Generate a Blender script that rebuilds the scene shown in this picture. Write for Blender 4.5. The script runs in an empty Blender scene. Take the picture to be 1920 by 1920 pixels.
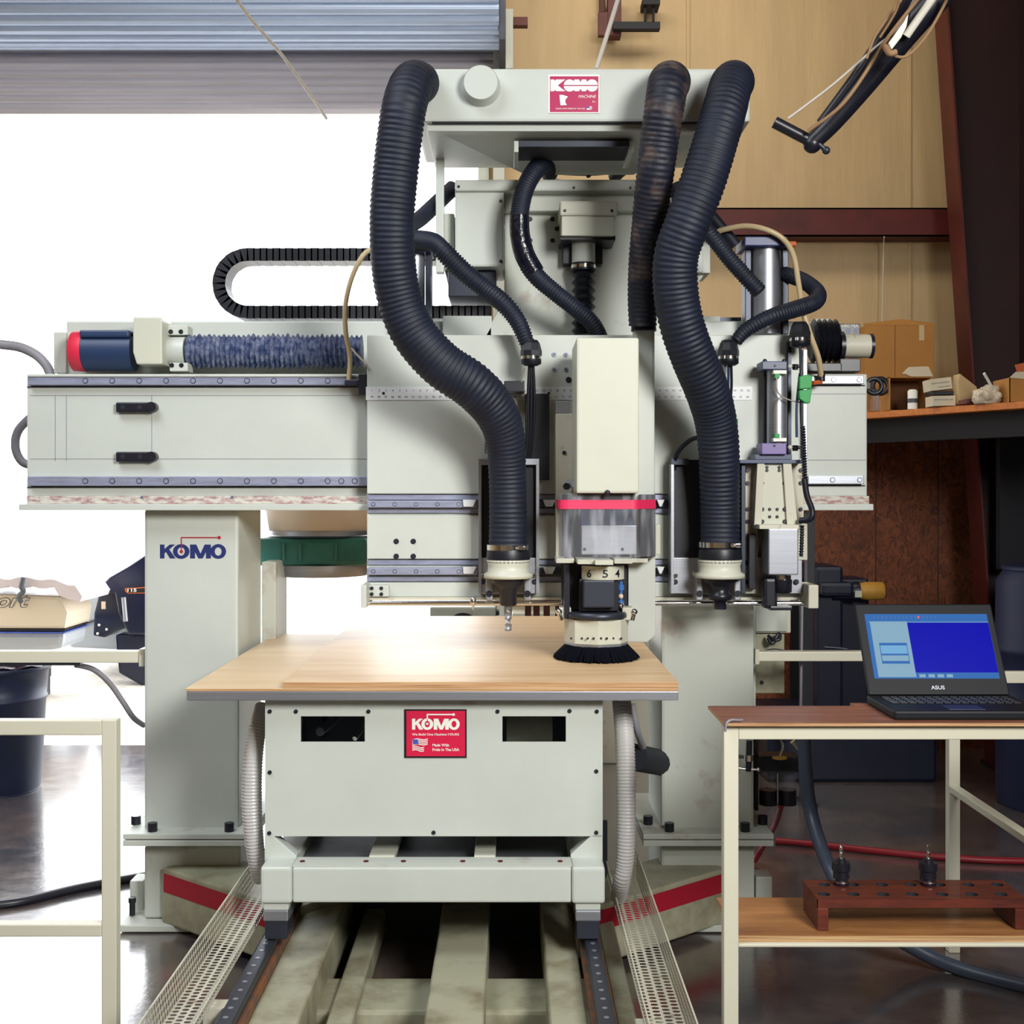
import bpy, bmesh, math, random
from mathutils import Vector, Matrix
random.seed(7)
PI = math.pi
sc = bpy.context.scene
COL = sc.collection
F = 2350.0; CX = 955.0; CY = 922.0; EYE = 1.65

# ---------------------------------------------------------------- camera
cd = bpy.data.cameras.new('camera'); cam = bpy.data.objects.new('camera', cd); COL.objects.link(cam)
cam.location = (0, 0, EYE); cam.rotation_euler = (PI/2, 0, 0)
cd.sensor_width = 36; cd.lens = F/1920*36
cd.shift_x = (960-CX)/1920; cd.shift_y = (CY-960)/1920
cd.clip_end = 200
sc.camera = cam

# ---------------------------------------------------------------- sky and lights
w = bpy.data.worlds.new('sky'); sc.world = w; w.use_nodes = True
bg = w.node_tree.nodes['Background']; bg.inputs[0].default_value = (0.93, 0.96, 1.0, 1); bg.inputs[1].default_value = 5.2

def area(name, loc, target, sx, sy, power, color, spread=180):
    l = bpy.data.lights.new(name, 'AREA'); l.shape = 'RECTANGLE'; l.size = sx; l.size_y = sy
    l.energy = power; l.color = color; l.spread = math.radians(spread)
    o = bpy.data.objects.new(name, l); COL.objects.link(o); o.location = loc
    o.rotation_euler = (Vector(target)-Vector(loc)).to_track_quat('-Z', 'Y').to_euler()
    return o
# daylight from the second open bay behind and to the right of the photographer
area('bay_daylight', (2.1, -0.4, 3.3), (-0.75, 4.7, 1.3), 1.3, 1.3, 82, (1.0, 0.99, 0.95), 95)
area('overhead_light', (-2.2, 2.2, 5.2), (-0.9, 4.7, 1.2), 2.5, 2.5, 60, (0.86, 0.93, 1.0), 110)  # cool area light from above left, aimed at the machine
area('wall_fill', (0.4, 5.9, 5.5), (0.3, 8.1, 3.4), 3.4, 0.8, 62, (1.0, 0.93, 0.80))  # added warm fill lamp that brightens the back wall and rolled-up door

vs = sc.view_settings
vs.view_transform = 'Standard'; vs.look = 'None'; vs.gamma = 1.0; vs.use_curve_mapping = False; vs.exposure = 0.15

# ---------------------------------------------------------------- materials
def lin(h):
    h = h.lstrip('#'); r = []
    for i in (0, 2, 4):
        c = int(h[i:i+2], 16)/255
        r.append(c/12.92 if c <= .04045 else ((c+.055)/1.055)**2.4)
    return (*r, 1)
MATS = {}
def mat(name, col, rough=.5, metal=0., var=0., scale=8., bump=0., bscale=60., col2=None, spec=.5, emit=None, est=0., coat=0., trans=0., stretch=None, thr=None, ior=None):
    m = bpy.data.materials.new(name); m.use_nodes = True; nt = m.node_tree; p = nt.nodes['Principled BSDF']
    p.inputs['Base Color'].default_value = lin(col); p.inputs['Roughness'].default_value = rough
    p.inputs['Metallic'].default_value = metal; p.inputs['Specular IOR Level'].default_value = spec
    p.inputs['Coat Weight'].default_value = coat; p.inputs['Transmission Weight'].default_value = trans
    if ior: p.inputs['IOR'].default_value = ior
    if emit: p.inputs['Emission Color'].default_value = lin(emit); p.inputs['Emission Strength'].default_value = est
    tc = nt.nodes.new('ShaderNodeTexCoord'); mp = nt.nodes.new('ShaderNodeMapping'); nt.links.new(tc.outputs['Object'], mp.inputs[0])
    if stretch: mp.inputs['Scale'].default_value = stretch
    if var or col2:
        n = nt.nodes.new('ShaderNodeTexNoise'); n.inputs['Scale'].default_value = scale; n.inputs['Detail'].default_value = 8; n.inputs['Roughness'].default_value = .62
        nt.links.new(mp.outputs[0], n.inputs['Vector'])
        r = nt.nodes.new('ShaderNodeValToRGB'); nt.links.new(n.outputs['Fac'], r.inputs[0])
        a = lin(col)
        if col2: b = lin(col2)
        else: b = tuple(max(0, c*(1-var)) for c in a[:3])+(1,)
        lo, hi = thr or (.35, .65)
        r.color_ramp.elements[0].position = lo; r.color_ramp.elements[0].color = b
        r.color_ramp.elements[1].position = hi; r.color_ramp.elements[1].color = a
        nt.links.new(r.outputs[0], p.inputs['Base Color'])
    if bump:
        n2 = nt.nodes.new('ShaderNodeTexNoise'); n2.inputs['Scale'].default_value = bscale; n2.inputs['Detail'].default_value = 4
        nt.links.new(mp.outputs[0], n2.inputs['Vector'])
        b = nt.nodes.new('ShaderNodeBump'); b.inputs['Strength'].default_value = bump; b.inputs['Distance'].default_value = .01
        nt.links.new(n2.outputs['Fac'], b.inputs['Height']); nt.links.new(b.outputs[0], p.inputs['Normal'])
    MATS[name] = m
    return m
paint = mat('ivory_paint', 'C6CBC4', .42, var=.07, scale=3, bump=.03, bscale=250)
paint_dirty = mat('ivory_paint_dusty', 'C3C7BE', .5, scale=6, col2='A99B90', thr=(.28, .42), bump=.05)
paint_rust = mat('ivory_paint_rust_dust', 'CBC8BC', .6, scale=26, col2='A0757A', thr=(.38, .56), stretch=(1, 1, 3))
paint_floor = mat('worn_green_grey_paint', 'A9A890', .5, scale=5, col2='7C735A', thr=(.3, .55), bump=.05)
cream = mat('cream_paint', 'C8C9B9', .45, var=.04, scale=5)
cream_dirty = mat('cream_paint_scuffed', 'C8C5B4', .5, col2='8A7660', scale=14, thr=(.28, .4))
deck_shade = mat('shaded_deck_plate', '7C8086', .45, metal=.4, var=.25, scale=14)  # saddle deck grey, darkened to hold the table's shade in its colour
rail_steel = mat('ground_steel', 'A0A5BE', .4, metal=.3, var=.25, scale=12, stretch=(1, 1, 6))
alu = mat('brushed_aluminium', 'ACAFB8', .4, metal=.8, var=.12, scale=30, stretch=(.2, 1, 6))
chrome = mat('chrome', 'E4E4E4', .14, metal=1.)
steel_dark = mat('dark_steel', '3A3E4A', .4, metal=.5)
black = mat('black_plastic', '14161F', .42)
bristle = mat('black_bristle', '090B14', .9, spec=.1)
blackm = mat('black_anodised', '1A1B26', .35, spec=.5)
hose_blk = mat('black_ribbed_rubber', '131B30', .6, var=.4, scale=14)
hose_dusty = mat('dusty_ribbed_rubber', '141828', .55, col2='5A4A44', scale=9, thr=(.32, .5))
tapeblk = mat('black_wrapping_tape', '0F1220', .22, bump=.5, bscale=30)
hose_white = mat('white_ribbed_hose', 'C2BFBE', .35, spec=.6)
bellows = mat('dusty_bellows', '30406A', .6, col2='8088A0', scale=40, thr=(.35, .6))
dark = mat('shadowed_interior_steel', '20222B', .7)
red = mat('sign_red', 'D11A45', .4)
redb = mat('sign_crimson', 'B01A55', .4)
stripe_red = mat('stripe_red', 'A8182E', .5)
white = mat('sign_white', 'EDEDE6', .5)
navy = mat('navy_print', '24306A', .4)
inkblk = mat('black_print', '101018', .5)
flagblue = mat('flag_blue', '3A55B0', .5)
grey_label = mat('ruler_tape', 'DCDEDF', .4)
inkgrey = mat('ruler_ink', '4A5058', .5)
pink = mat('pink_tape', 'E8305F', .45)
glass = mat('clear_guard_plastic', 'D5D8E2', .12, trans=.93, ior=1.3, bump=.15, bscale=8)
def clear_plastic(m, base, amp):
    nt = m.node_tree; p = nt.nodes['Principled BSDF']; p.inputs['Transmission Weight'].default_value = 0
    tc = nt.nodes.new('ShaderNodeTexCoord'); mp = nt.nodes.new('ShaderNodeMapping'); mp.inputs['Scale'].default_value = (30, 30, 5)
    n = nt.nodes.new('ShaderNodeTexNoise'); n.inputs['Scale'].default_value = 1; n.inputs['Detail'].default_value = 5
    nt.links.new(tc.outputs['Object'], mp.inputs[0]); nt.links.new(mp.outputs[0], n.inputs['Vector'])
    q = nt.nodes.new('ShaderNodeMapRange'); q.inputs[1].default_value = .48; q.inputs[2].default_value = .72; q.inputs[3].default_value = base; q.inputs[4].default_value = base+amp
    nt.links.new(n.outputs['Fac'], q.inputs[0]); nt.links.new(q.outputs[0], p.inputs['Alpha'])
clear_plastic(glass, .06, .26)
bluelt = mat('blue_fitting', '3A6FB8', .35)
green = mat('green_tape', '2F9A50', .55)
purple = mat('purple_anodised', '7464A0', .4)
slate = mat('slate_anodised', '3E4868', .4)
bluecap = mat('blue_anodised', '26326C', .4)
redmotor = mat('red_motor_band', 'E0304C', .45)
bluemotor = mat('blue_black_motor', '24385C', .45)
tubecream = mat('clear_yellowed_tube', 'C9B48C', .35)
wire = mat('thin_wire', 'A09488', .5)
wiregrey = mat('grey_cable', '8A8890', .5)
tealg = mat('teal_green_paint', '2F7268', .5, var=.25, scale=8)
peach = mat('peach_paint', 'E2CDB8', .5)
orange = mat('orange_fitting', 'C8602C', .5)
bench_cream = mat('bench_cream_paint', 'D6D3BF', .5, col2='BEB088', scale=5, thr=(.25, .36))
def wood(name, c1, c2, sx=3., sy=40., rough=.35, coat=.3):
    m = mat(name, c1, rough, col2=c2, scale=1.0, thr=(.35, .68), stretch=(sx, sy, sy), coat=coat)
    return m
ply = wood('birch_plywood', 'E2C6A0', 'D0AC80', 1.6, 14, .42, 0)
ply.node_tree.nodes['Principled BSDF'].inputs['Specular IOR Level'].default_value = .16
ply2 = wood('pale_plywood', 'E8CFAC', 'DCC09A', 1.6, 12, .5, 0)
plyedge = wood('plywood_edge', 'DDB68A', '9A6A3E', 3, 300, .6, 0)
benchply = wood('reddish_bench_plywood', '94604A', '6A4032', 3, 30, .5, .1)
shelfply = wood('shelf_plywood', 'B27C4A', '8A5830', 3, 18, .5, .1)
shelfedge = wood('shelf_plywood_edge', 'E0BC8A', '8A5A36', 2, 260, .6, 0)
redwood = wood('red_stained_wood', '6E2C1A', '451A12', 8, 40, .5, .1)
orangewood = wood('orange_wood', 'D07C2A', 'B4642A', 8, 40, .6, 0)
insul = mat('tan_insulation_facing', 'CDB184', .55, var=.16, scale=1.6, bump=.25, bscale=9, stretch=(3, 1, .4))
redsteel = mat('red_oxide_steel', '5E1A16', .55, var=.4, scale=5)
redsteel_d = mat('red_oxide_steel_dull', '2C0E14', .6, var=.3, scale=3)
cardboard = mat('cardboard', 'B5803F', .75, var=.12, scale=4)
cardboard_d = mat('cardboard_inside', '6E4628', .8)
whitecard = mat('white_card', 'D6CDB4', .7, var=.06)
paperm = mat('tan_paper', 'C0A578', .7, bump=.4, bscale=12)
bagm = mat('plastic_bag', 'CFC3AC', .3, bump=.6, bscale=20)
navysteel = mat('navy_machine_paint', '0E1730', .4, var=.3)
yellowtape = mat('yellow_roll', 'C8963C', .55, var=.15, scale=30)
bluebarrel = mat('blue_barrel_plastic', '111C40', .6)
coilblue = mat('door_coil_steel', 'C4D8F8', .4, metal=.2, var=.12, scale=3, stretch=(.6, 6, 6))
slatm = mat('door_slat_paint', 'E6E0E6', .5, var=.12, scale=3, stretch=(.5, 6, 6))
bin_m = mat('bin_plastic', '1E2A4A', .42, var=.3, scale=5)
binbag = mat('bin_bag', '4A3A48', .3, bump=.6, bscale=25)
boat = mat('boat_gelcoat', 'CFC4B0', .25)
boatgrey = mat('boat_grey_gelcoat', 'A8AEB4', .3)
covercloth = mat('boat_cover_canvas', 'C4BBBE', .8, bump=.6, bscale=9)
outb = mat('outboard_black', '131A34', .25)
screenblue = mat('screen_blue', '04041C', .3, spec=.1, emit='0C10C8', est=.62)
screenlight = mat('screen_pale', '20303C', .3, spec=.1, emit='9CC4DC', est=.6)
screenmid = mat('screen_toolbar', '14243C', .3, spec=.1, emit='3A78C8', est=.6)
screendark = mat('screen_line', '204060', .3, emit='2C5C98', est=.7)
laptopm = mat('laptop_shell', '101218', .55, spec=.3)
redhose = mat('red_air_hose', '8C1A28', .4)
greyhose = mat('grey_pvc_hose', '454E60', .4)
cordm = mat('frayed_cord', '9C7A58', .7)
ropem = mat('white_rope', 'CDC6BC', .7)
lamp_tube = mat('white_tube', 'E6E2D6', .4)
concrete_out = mat('gravel_apron', 'CFC8BC', .9, var=.3, scale=20)

def osb_material():
    m = bpy.data.materials.new('osb_board'); m.use_nodes = True; nt = m.node_tree; p = nt.nodes['Principled BSDF']
    tc = nt.nodes.new('ShaderNodeTexCoord'); mp = nt.nodes.new('ShaderNodeMapping'); mp.inputs['Scale'].default_value = (1, 1, .6)
    nt.links.new(tc.outputs['Object'], mp.inputs[0])
    n = nt.nodes.new('ShaderNodeTexNoise'); n.inputs['Scale'].default_value = 12; n.inputs['Detail'].default_value = 6
    nt.links.new(mp.outputs[0], n.inputs['Vector'])
    mix = nt.nodes.new('ShaderNodeMixRGB'); mix.blend_type = 'ADD'; mix.inputs[0].default_value = .25
    nt.links.new(mp.outputs[0], mix.inputs[1]); nt.links.new(n.outputs['Color'], mix.inputs[2])
    v = nt.nodes.new('ShaderNodeTexVoronoi'); v.inputs['Scale'].default_value = 48; nt.links.new(mix.outputs[0], v.inputs['Vector'])
    r = nt.nodes.new('ShaderNodeValToRGB'); nt.links.new(v.outputs['Color'], r.inputs[0])
    r.color_ramp.elements[0].color = lin('4A2414'); r.color_ramp.elements[1].color = lin('94502A')
    nt.links.new(r.outputs[0], p.inputs['Base Color']); p.inputs['Roughness'].default_value = .65
    return m
osb = osb_material()

def floor_material():
    m = bpy.data.materials.new('sealed_concrete'); m.use_nodes = True; nt = m.node_tree; p = nt.nodes['Principled BSDF']
    tc = nt.nodes.new('ShaderNodeTexCoord')
    def noise(s, d=8, rgh=.6):
        n = nt.nodes.new('ShaderNodeTexNoise'); n.inputs['Scale'].default_value = s; n.inputs['Detail'].default_value = d; n.inputs['Roughness'].default_value = rgh
        nt.links.new(tc.outputs['Object'], n.inputs['Vector']); return n
    a = noise(1.6); b = noise(9)
    r = nt.nodes.new('ShaderNodeValToRGB'); nt.links.new(a.outputs['Fac'], r.inputs[0])
    e = r.color_ramp.elements; e[0].position = .32; e[0].color = lin('45454C'); e[1].position = .68; e[1].color = lin('78685E')
    r2 = nt.nodes.new('ShaderNodeValToRGB'); nt.links.new(b.outputs['Fac'], r2.inputs[0])
    e = r2.color_ramp.elements; e[0].position = .35; e[0].color = (.45, .45, .5, 1); e[1].position = .62; e[1].color = (1, 1, 1, 1)
    mx = nt.nodes.new('ShaderNodeMixRGB'); mx.blend_type = 'MULTIPLY'; mx.inputs[0].default_value = .65
    nt.links.new(r.outputs[0], mx.inputs[1]); nt.links.new(r2.outputs[0], mx.inputs[2]); nt.links.new(mx.outputs[0], p.inputs['Base Color'])
    rr = nt.nodes.new('ShaderNodeMapRange'); rr.inputs[1].default_value = .3; rr.inputs[2].default_value = .7; rr.inputs[3].default_value = .14; rr.inputs[4].default_value = .26
    nt.links.new(b.outputs['Fac'], rr.inputs[0]); nt.links.new(rr.outputs[0], p.inputs['Roughness'])
    p.inputs['Specular IOR Level'].default_value = .8; p.inputs['Coat Weight'].default_value = 1.0; p.inputs['Coat Roughness'].default_value = .16
    bu = nt.nodes.new('ShaderNodeBump'); bu.inputs['Strength'].default_value = .12; bu.inputs['Distance'].default_value = .01
    nt.links.new(noise(35, 3).outputs['Fac'], bu.inputs['Height']); nt.links.new(bu.outputs[0], p.inputs['Normal'])
    return m
floor_m = floor_material()

# ---------------------------------------------------------------- geometry helpers
def P(px, py, Y): return Vector(((px-CX)*Y/F, Y, EYE-(py-CY)*Y/F))
def X(px, Y): return (px-CX)*Y/F
def Z(py, Y): return EYE-(py-CY)*Y/F

def catmull(pts, n=10):
    pts = [tuple(p) for p in pts]; out = []
    q = [pts[0]]+pts+[pts[-1]]
    for i in range(1, len(q)-2):
        a, b, c, d = q[i-1], q[i], q[i+1], q[i+2]
        for k in range(n):
            t = k/n
            out.append(tuple(.5*((2*b[j])+(-a[j]+c[j])*t+(2*a[j]-5*b[j]+4*c[j]-d[j])*t*t+(-a[j]+3*b[j]-3*c[j]+d[j])*t**3) for j in range(len(b))))
    out.append(pts[-1]); return out

class MB:
    def __init__(s): s.bm = bmesh.new(); s.mats = []
    def mi(s, m):
        if m not in s.mats: s.mats.append(m)
        return s.mats.index(m)
    def add(s, verts, faces, m, smooth=False, bevel=0, seg=2):
        b = bmesh.new(); vs_ = [b.verts.new(v) for v in verts]
        for f in faces:
            try: b.faces.new([vs_[i] for i in f])
            except ValueError: pass
        bmesh.ops.recalc_face_normals(b, faces=b.faces)
        if bevel: bmesh.ops.bevel(b, geom=list(b.edges), offset=bevel, segments=seg, affect='EDGES', profile=.6, clamp_overlap=True)
        i = s.mi(m); mp = {}
        for v in b.verts: mp[v] = s.bm.verts.new(v.co)
        for f in b.faces:
            try: nf = s.bm.faces.new([mp[v] for v in f.verts])
            except ValueError: continue
            nf.material_index = i; nf.smooth = smooth
        b.free(); return s
    def box(s, x0, x1, y0, y1, z0, z1, m, bevel=0, seg=2, mtx=None):
        v = [Vector((x, y, z)) for x in (x0, x1) for y in (y0, y1) for z in (z0, z1)]
        if mtx: v = [mtx @ a for a in v]
        f = [(0,1,3,2),(4,6,7,5),(0,4,5,1),(2,3,7,6),(0,2,6,4),(1,5,7,3)]
        return s.add(v, f, m, False, bevel, seg)
    def pb(s, a, b, c, d, Y, t, m, bevel=0, seg=2):   # front face seen from a,b to c,d at distance Y, t deep
        return s.box(X(a, Y), X(c, Y), Y, Y+t, Z(d, Y), Z(b, Y), m, bevel, seg)
    def prism(s, pts, Y, t, m, bevel=0, seg=2):       # outline in the XZ plane at distance Y, t deep
        n = len(pts); a = [P(x, y, Y) for x, y in pts]; v = a+[p+Vector((0, t, 0)) for p in a]
        f = [tuple(range(n)), tuple(range(2*n-1, n-1, -1))]+[(i, (i+1) % n, n+(i+1) % n, n+i) for i in range(n)]
        return s.add(v, f, m, False, bevel, seg)
    def wprism(s, pts, z0, z1, m, bevel=0):           # outline in the ground plane
        n = len(pts); v = [Vector((x, y, z0)) for x, y in pts]+[Vector((x, y, z1)) for x, y in pts]
        f = [tuple(range(n)), tuple(range(2*n-1, n-1, -1))]+[(i, (i+1) % n, n+(i+1) % n, n+i) for i in range(n)]
        return s.add(v, f, m, False, bevel)
    def lathe(s, p0, ax, prof, m, seg=24, smooth=True, cap=True):   # prof: (distance along axis, radius)
        p0 = Vector(p0); ax = Vector(ax).normalized(); u = ax.orthogonal().normalized(); w_ = ax.cross(u)
        v = []; f = []; n = len(prof)
        for d, r in prof:
            for k in range(seg):
                a = 2*PI*k/seg; v.append(p0+ax*d+(u*math.cos(a)+w_*math.sin(a))*r)
        for i in range(n-1):
            for k in range(seg):
                f.append((i*seg+k, i*seg+(k+1) % seg, (i+1)*seg+(k+1) % seg, (i+1)*seg+k))
        s.add(v, f, m, smooth)
        if cap:
            s.add(v[:seg], [tuple(range(seg))], m); s.add(v[-seg:], [tuple(range(seg))], m)
        return s
    def cyl(s, p0, p1, r, m, r1=None, seg=24):
        d = (Vector(p1)-Vector(p0)); L = d.length
        return s.lathe(p0, d, [(0, r), (L, r if r1 is None else r1)], m, seg)
    def sphere(s, c, r, m, seg=16, sq=1.):
        n = 8; prof = [(-r*sq*math.cos(PI*i/n), max(1e-4, r*math.sin(PI*i/n))) for i in range(n+1)]
        return s.lathe(c, (0, 0, 1), prof, m, seg)
    def tube(s, pts, m, r=None, seg=12, n=10, rib=0, pitch=.016, wob=0, smooth=True, cap=True, raw=False):
        # pts: world (x,y,z[,r]) control points
        q = [tuple(p) if len(p) > 3 else tuple(p)+(r,) for p in pts]
        q = q if raw else catmull(q, n)
        if rib:
            L = [0]
            for i in range(1, len(q)): L.append(L[-1]+math.dist(q[i][:3], q[i-1][:3]))
            step = pitch/4; out = []; j = 0; d = 0
            while d < L[-1]:
                while L[j+1] < d: j += 1
                t = (d-L[j])/max(1e-9, L[j+1]-L[j]); a, b = q[j], q[j+1]
                out.append([a[c]+(b[c]-a[c])*t for c in range(4)]); d += step
            q = out
        C = [Vector(p[:3]) for p in q]; v = []; f = []
        T = [(C[min(i+1, len(C)-1)]-C[max(i-1, 0)]).normalized() for i in range(len(C))]
        u = T[0].orthogonal().normalized(); ph = random.random()*9; jit = 1
        for i, c in enumerate(C):
            if i: u = (u-T[i]*u.dot(T[i])).normalized()
            w_ = T[i].cross(u); rr = q[i][3]
            if rib:
                k = i % 4
                if k == 0: jit = random.uniform(.7, 1.3)
                rr *= 1+rib*jit*(1 if k in (1, 2) else -1)
            for a_ in range(seg):
                a = 2*PI*a_/seg; r3 = rr
                if wob: r3 *= 1+wob*math.sin(2*a+ph+i*.021)*math.sin(i*.013+ph)
                v.append(c+(u*math.cos(a)+w_*math.sin(a))*r3)
        for i in range(len(C)-1):
            for k in range(seg): f.append((i*seg+k, i*seg+(k+1) % seg, (i+1)*seg+(k+1) % seg, (i+1)*seg+k))
        s.add(v, f, m, smooth)
        if cap: s.add(v[:seg], [tuple(range(seg))], m); s.add(v[-seg:], [tuple(range(seg))], m)
        return s
    def ptube(s, pts, m, r=None, **k):   # pts: (px,py,Y[,r])
        return s.tube([tuple(P(p[0], p[1], p[2]))+tuple(p[3:]) for p in pts], m, r, **k)
    def done(s, name, parent=None, label=None):
        me = bpy.data.meshes.new(name)
        off = Vector(parent['_w']) if parent is not None else None
        if off is not None: bmesh.ops.translate(s.bm, verts=s.bm.verts, vec=-off)
        s.bm.to_mesh(me); s.bm.free()
        for m in s.mats: me.materials.append(m)
        o = bpy.data.objects.new(name, me); COL.objects.link(o)
        if parent is not None: o.parent = parent; o['_w'] = tuple(off)
        else: o['_w'] = (0, 0, 0)
        if label: o['label'] = label
        return o

def thing(name, label, cat, loc=(0, 0, 0), group=None):
    o = bpy.data.objects.new(name, None); COL.objects.link(o); o.location = loc; o['_w'] = tuple(loc)
    o.empty_display_size = .1
    o['label'] = label; o['category'] = cat
    if group: o['group'] = group
    return o
def single(name, mb, label, cat, loc, group=None):   # a thing that is one mesh, with its origin at its base
    class _D(dict): pass
    me = bpy.data.meshes.new(name); bmesh.ops.translate(mb.bm, verts=mb.bm.verts, vec=-Vector(loc)); mb.bm.to_mesh(me); mb.bm.free()
    for m in mb.mats: me.materials.append(m)
    o = bpy.data.objects.new(name, me); COL.objects.link(o); o.location = loc; o['_w'] = tuple(loc)
    o['label'] = label; o['category'] = cat
    if group: o['group'] = group
    return o
def struct(name, mb, parent=None):
    o = mb.done(name, parent)
    if parent is None: o['kind'] = 'structure'
    return o

def text_mb(mb, body, px, py, hpx, Y, m, wpx=None, bold=0., shear=0., Rm=None, origin=None):
    """left-bottom aligned lettering, hpx tall capitals, facing the camera side of a plate at distance Y"""
    cu = bpy.data.curves.new('t', 'FONT'); cu.body = body; cu.size = 1; cu.offset = bold; cu.shear = shear; cu.resolution_u = 3
    o = bpy.data.objects.new('t', cu); COL.objects.link(o)
    bpy.context.view_layer.update()
    me = bpy.data.meshes.new_from_object(o.evaluated_get(bpy.context.evaluated_depsgraph_get()))
    if not len(me.vertices):
        bpy.data.objects.remove(o); return mb
    xs = [v.co.x for v in me.vertices]; x0, x1 = min(xs), max(xs)
    s = hpx/.70*Y/F; sx = s
    if wpx: sx = wpx*Y/F/(x1-x0)
    org = P(px, py, Y) if origin is None else origin
    vv = []
    for v in me.vertices:
        l = Vector(((v.co.x-x0)*sx, 0, v.co.y*s))
        vv.append(org+(Rm @ l if Rm else l))
    mb.add(vv, [tuple(p.vertices) for p in me.polygons], m)
    bpy.data.objects.remove(o); bpy.data.meshes.remove(me); bpy.data.curves.remove(cu)
    return mb
def poly(mb, pts, Y, m):
    mb.k = getattr(mb, 'k', 0)+1; e = Vector((0, -2e-5*mb.k, 0))   # each print layer a hair above the last
    return mb.add([P(x, y, Y)+e for x, y in pts], [tuple(range(len(pts)))], m)
def ring(mb, cx, cy, rx, ry, ix, iy, Y, m, n=28):
    v = [P(cx+rx*math.cos(2*PI*k/n), cy+ry*math.sin(2*PI*k/n), Y) for k in range(n)]+[P(cx+ix*math.cos(2*PI*k/n), cy+iy*math.sin(2*PI*k/n), Y) for k in range(n)]
    return mb.add(v, [(k, (k+1) % n, n+(k+1) % n, n+k) for k in range(n)], m)
def disc(mb, cx, cy, r, Y, m, n=16): return poly(mb, [(cx+r*math.cos(2*PI*k/n), cy+r*math.sin(2*PI*k/n)) for k in range(n)], Y, m)
def komo(mb, x0, y0, x1, y1, Y, m):
    W = x1-x0; H = y1-y0
    def q(pts): poly(mb, [(x0+a*W, y0+b*H) for a, b in pts], Y, m)
    q([(0, 0), (.068, 0), (.068, 1), (0, 1)])
    q([(.06, .66), (.06, .36), (.145, 0), (.23, 0)]); q([(.085, .50), (.13, .28), (.235, 1), (.15, 1)])
    ring(mb, x0+.32*W, y0+.5*H, .125*W, .53*H, .055*W, .30*H, Y, m)
    for a, b in ((.455, .53), (.695, .77)): q([(a, 0), (b, 0), (b, 1), (a, 1)])
    q([(.47, 0), (.55, 0), (.645, 1), (.58, 1)]); q([(.755, 0), (.675, 0), (.58, 1), (.645, 1)])
    ring(mb, x0+.88*W, y0+.5*H, .12*W, .53*H, .052*W, .30*H, Y, m)

def screw(parent, px, py, Y, r=4, m=None, name='screw', h=.006, hexhead=False):
    b = MB(); p = P(px, py, Y); R = r*Y/F
    b.lathe(p+Vector((0, .001, 0)), (0, -1, 0), [(0, R), (h*.7, R), (h, R*.8)], m or blackm, 10)
    b.lathe(p+Vector((0, -h, 0)), (0, -1, 0), [(0, R*.42), (.0006, R*.42)], steel_dark, 6)
    return b.done(name, parent)

# ================================================================= STRUCTURE
WY = 8.1
b = MB(); b.box(-7, 3.2, -3.2, WY+.06, -.1, 0, floor_m); struct('floor', b)
b = MB(); b.box(-14, 12, WY+.06, 26, -.14, -.03, concrete_out); struct('ground', b)
b = MB()  # back wall, right of the opening plus header
b.box(-.13, 3.2, WY, WY+.18, 0, 5.7, insul)
b.box(-7, -.13, WY, WY+.18, 4.35, 5.7, insul)
b.box(-7, -5.4, WY, WY+.18, 0, 4.35, insul)
# seams of the insulation blanket
for sx in (1.155, 2.585):
    b.box(sx-.012, sx+.012, WY-.012, WY, 0, 5.7, insul, .005)
struct('wall_back', b)
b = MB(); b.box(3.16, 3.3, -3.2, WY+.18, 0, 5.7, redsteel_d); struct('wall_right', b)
b = MB(); b.box(-7.14, -7, -3.2, WY+.18, 0, 5.7, insul); struct('wall_left', b)
b = MB(); b.box(-7.1, 3.3, -3.34, -3.2, 0, 5.7, insul); struct('wall_front', b)
b = MB(); b.box(-7.1, 3.3, -3.3, WY+.18, 5.7, 5.8, insul)
struct('ceiling', b)
b = MB(); b.box(1.2, 3.16, WY-.05, WY-.002, 0, 2.0, osb)
for sx in (1.95, 2.35, 2.75): b.box(sx, sx+.006, WY-.052, WY-.05, 0, 2.0, dark)
struct('trim_1', b)
b = MB()   # steel girt across the wall
b.box(-.1, 3.16, WY-.2, WY-.19, 3.26, 3.44, redsteel); b.box(-.1, 3.16, WY-.2, WY-.02, 3.43, 3.44, redsteel); b.box(-.1, 3.16, WY-.2, WY-.02, 3.26, 3.27, redsteel)
struct('trim_2', b)
b = MB()   # door jamb
b.box(-.20, -.13, WY-.06, WY+.2, 0, 4.35, paint_dirty, .004)
struct('trim_3', b)
# tapered steel frame column in the corner
t = thing('steel_column', 'tall dark red tapered steel building column in the right back corner', 'column', (2.9, 7.5, 0))
CYF = 7.5
b = MB(); pts = [(X(1795, CYF)-.0, 0), ]
def colx(z): return X(1762+(48*((Z(0, CYF)-z)/(Z(700, CYF)*-1+Z(0, CYF)))), CYF)
zt = 5.69
v = [(colx(0), CYF), (colx(zt), CYF)]
def slabz(mb, xa0, xa1, xb0, xb1, y0, y1, m):   # x range at z=0, x range at top
    vv = [Vector((xa0, y0, 0)), Vector((xa1, y0, 0)), Vector((xa1, y1, 0)), Vector((xa0, y1, 0)), Vector((xb0, y0, zt)), Vector((xb1, y0, zt)), Vector((xb1, y1, zt)), Vector((xb0, y1, zt))]
    mb.add(vv, [(0, 1, 2, 3), (4, 5, 6, 7), (0, 1, 5, 4), (1, 2, 6, 5), (2, 3, 7, 6), (3, 0, 4, 7)], m)
slabz(b, colx(0), colx(0)+.012, colx(zt), colx(zt)+.012, CYF-.11, CYF+.11, redsteel); b.done('inner_flange', t)
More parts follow.
